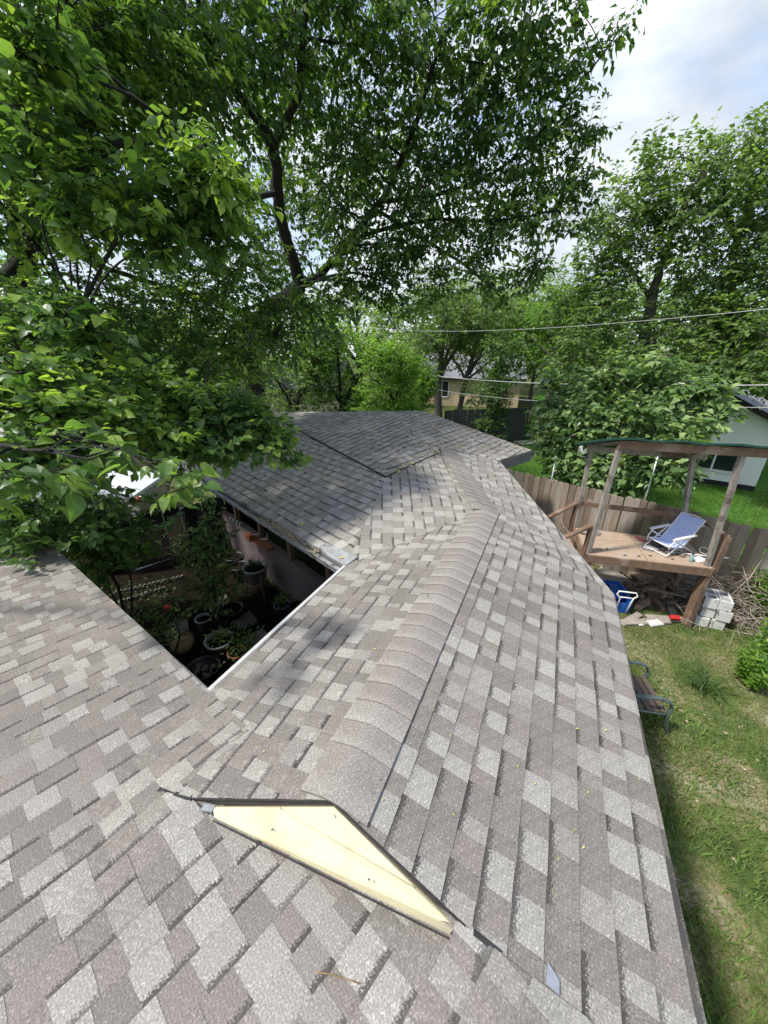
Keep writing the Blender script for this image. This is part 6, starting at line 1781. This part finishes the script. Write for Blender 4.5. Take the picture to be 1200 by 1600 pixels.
fc_ = cl([(1130, 240, 17.6, 1.1, 480), (1175, 225, 17.6, .9, 400), (1220, 240, 17.4, 1.1, 500), (1180, 290, 17.4, 1.2, 560), (1130, 330, 17.8, 1.2, 600), (1220, 320, 17, 1.4, 700), (1180, 390, 17.4, 1.2, 800), (1130, 440, 17.6, 1.3, 1000), (1220, 430, 17, 1.4, 1000), (1170, 500, 17, 1.4, 1500), (1220, 540, 16, 1.5, 1600), (1120, 540, 17, 1.3, 1400), (1150, 575, 16, .9, 900), (1225, 590, 15, .8, 600)], 1.25)
tree('shade_tree', 'tall dark shade tree at the right edge with pale bare upper limb', b_, ft_, fl_, fc_, .17, M['leaf_mid'], M['bark2'], 62, tone=(.35, .28), twig=.75)
# magnolia-like tree over the neighbour's lawn
b_ = onz(985, 740, 0); b_ = np.array([b_[0], b_[1], 0]); dm_ = 11.6
ft_ = [(b_, .16), (b_ + [0, .1, 1.0], .13), (A_(980, 650, dm_), .09), (A_(985, 600, dm_), .05)]
fl_ = [[(b_ + [0, .1, 1.0], .08), (A_(920, 680, dm_ - .4), .05), (A_(870, 690, dm_ - .6), .02)], [(b_ + [0, .1, 1.0], .08), (A_(1040, 680, dm_ - .3), .05), (A_(1090, 650, dm_ - .4), .02)], [(A_(980, 650, dm_), .06), (A_(1060, 610, dm_), .03), (A_(1110, 600, dm_), .015)]]
fc_ = cl([(870, 640, 11.6, .55, 420), (920, 610, 11.6, .7, 640), (980, 600, 11.6, .7, 640), (1040, 610, 11.6, .7, 640), (1090, 620, 11.4, .55, 380), (1112, 655, 11, .3, 110), (860, 690, 11.2, .5, 380), (910, 670, 11, .65, 600), (975, 660, 11, .7, 640), (1040, 670, 11, .65, 560), (1075, 690, 10.8, .42, 240), (890, 730, 11, .55, 460), (940, 730, 10.8, .6, 520), (1000, 730, 10.8, .6, 520), (1050, 730, 10.8, .45, 300), (900, 640, 10.8, .4, 260), (1000, 640, 10.7, .4, 260), (1070, 745, 10.9, .22, 60), (1035, 560, 11.4, .3, 110), (860, 600, 11.6, .3, 100), (845, 665, 11.3, .25, 90), (960, 575, 11.4, .3, 110), (1125, 612, 11.3, .2, 60), (960, 765, 11, .35, 180), (1105, 640, 11.6, .4, 200)], 1.15)
tree('magnolia_tree', 'broad low tree with large glossy leaves over the neighbouring lawn', b_, ft_, fl_, fc_, .20, M['leaf_glossy'], M['bark2'], 63, tone=(.55, .36), twig=.6, per=9)
# the rest of the neighbourhood's trees, in a belt round the gardens
labels_far = ['round distant tree behind the left mulberry', 'distant tree to the left of the red brick house', 'distant tree over the red brick house', 'distant tree filling the gap left of the mulberry trunk', 'distant tree behind the mulberry trunk',
              'distant tree above the outbuilding roof', 'distant tree behind the bright leafy pair', 'distant tree over the tan house roof', 'distant tree at the end of the green lawn', 'distant tree behind the light green round tree', 'distant tree behind the shade trees', 'distant tree between the two shade trees',
              'distant tree behind the mint house', 'distant tree past the right edge', 'far tree beyond the tan house', 'far tree beyond the pickup', 'far tree behind the round one at the left']
spec = [(-250, 26, 5), (-60, 26, 5), (80, 24, 4.5), (200, 22, 4.5), (320, 24, 4.5), (430, 28, 5), (560, 38, 6), (660, 45, 7), (800, 48, 6.5), (920, 40, 6.5), (1030, 36, 6), (1120, 36, 6), (1230, 34, 6), (1400, 34, 6.5), (730, 58, 8), (860, 58, 8), (0, 40, 7)]
protos = []
rg = random.Random(77)
def proto(seed, lm):
    r = np.random.RandomState(seed); c = np.array([0, 0, 5.2]); b = np.zeros(3)
    cls = []
    for k in range(20):
        q = r.normal(size=3); q /= np.linalg.norm(q); q *= r.rand() ** .3; cc = c + q * np.array([3.4, 3.4, 3.2]); s = r.uniform(1.0, 1.9); cls.append((cc, (s, s, s * .8), 330))
    lims = []
    for k in range(6):
        a = k * 1.1; lims.append([(np.array([0, 0, 2.0 + .3 * k]), .12), (np.array([math.cos(a) * 1.5, math.sin(a) * 1.5, 4.2]), .08), (np.array([math.cos(a) * 3, math.sin(a) * 3, 6.0]), .02)])
    return tree('broadleaf_tree', 'x', b, [(b, .3), (np.array([.1, 0, 2.5]), .22), (np.array([0, .1, 5]), .12), (np.array([0, 0, 8]), .03)], lims, cls, .24, lm, M['bark'], seed, tone=(.62, .28), twig=.9)
P1, P2 = proto(71, M['leaf_mid']), proto(72, M['leaf_dark'])
for k, ((px, d, R_), lab) in enumerate(zip(spec, labels_far)):
    src = P1 if k % 2 == 0 else P2
    o = src if k < 2 else copy_tree(src)
    g = ray(px, 560); g = g / math.hypot(g[0], g[1]) * d
    s = R_ / 4.6
    o.location = (g[0], g[1], -.05); o.rotation_euler = (0, 0, rg.uniform(0, 6.28)); o.scale = (s, s, s * rg.uniform(.75, 1.0))
    o['label'] = lab; o['group'] = 'trees of the far gardens'
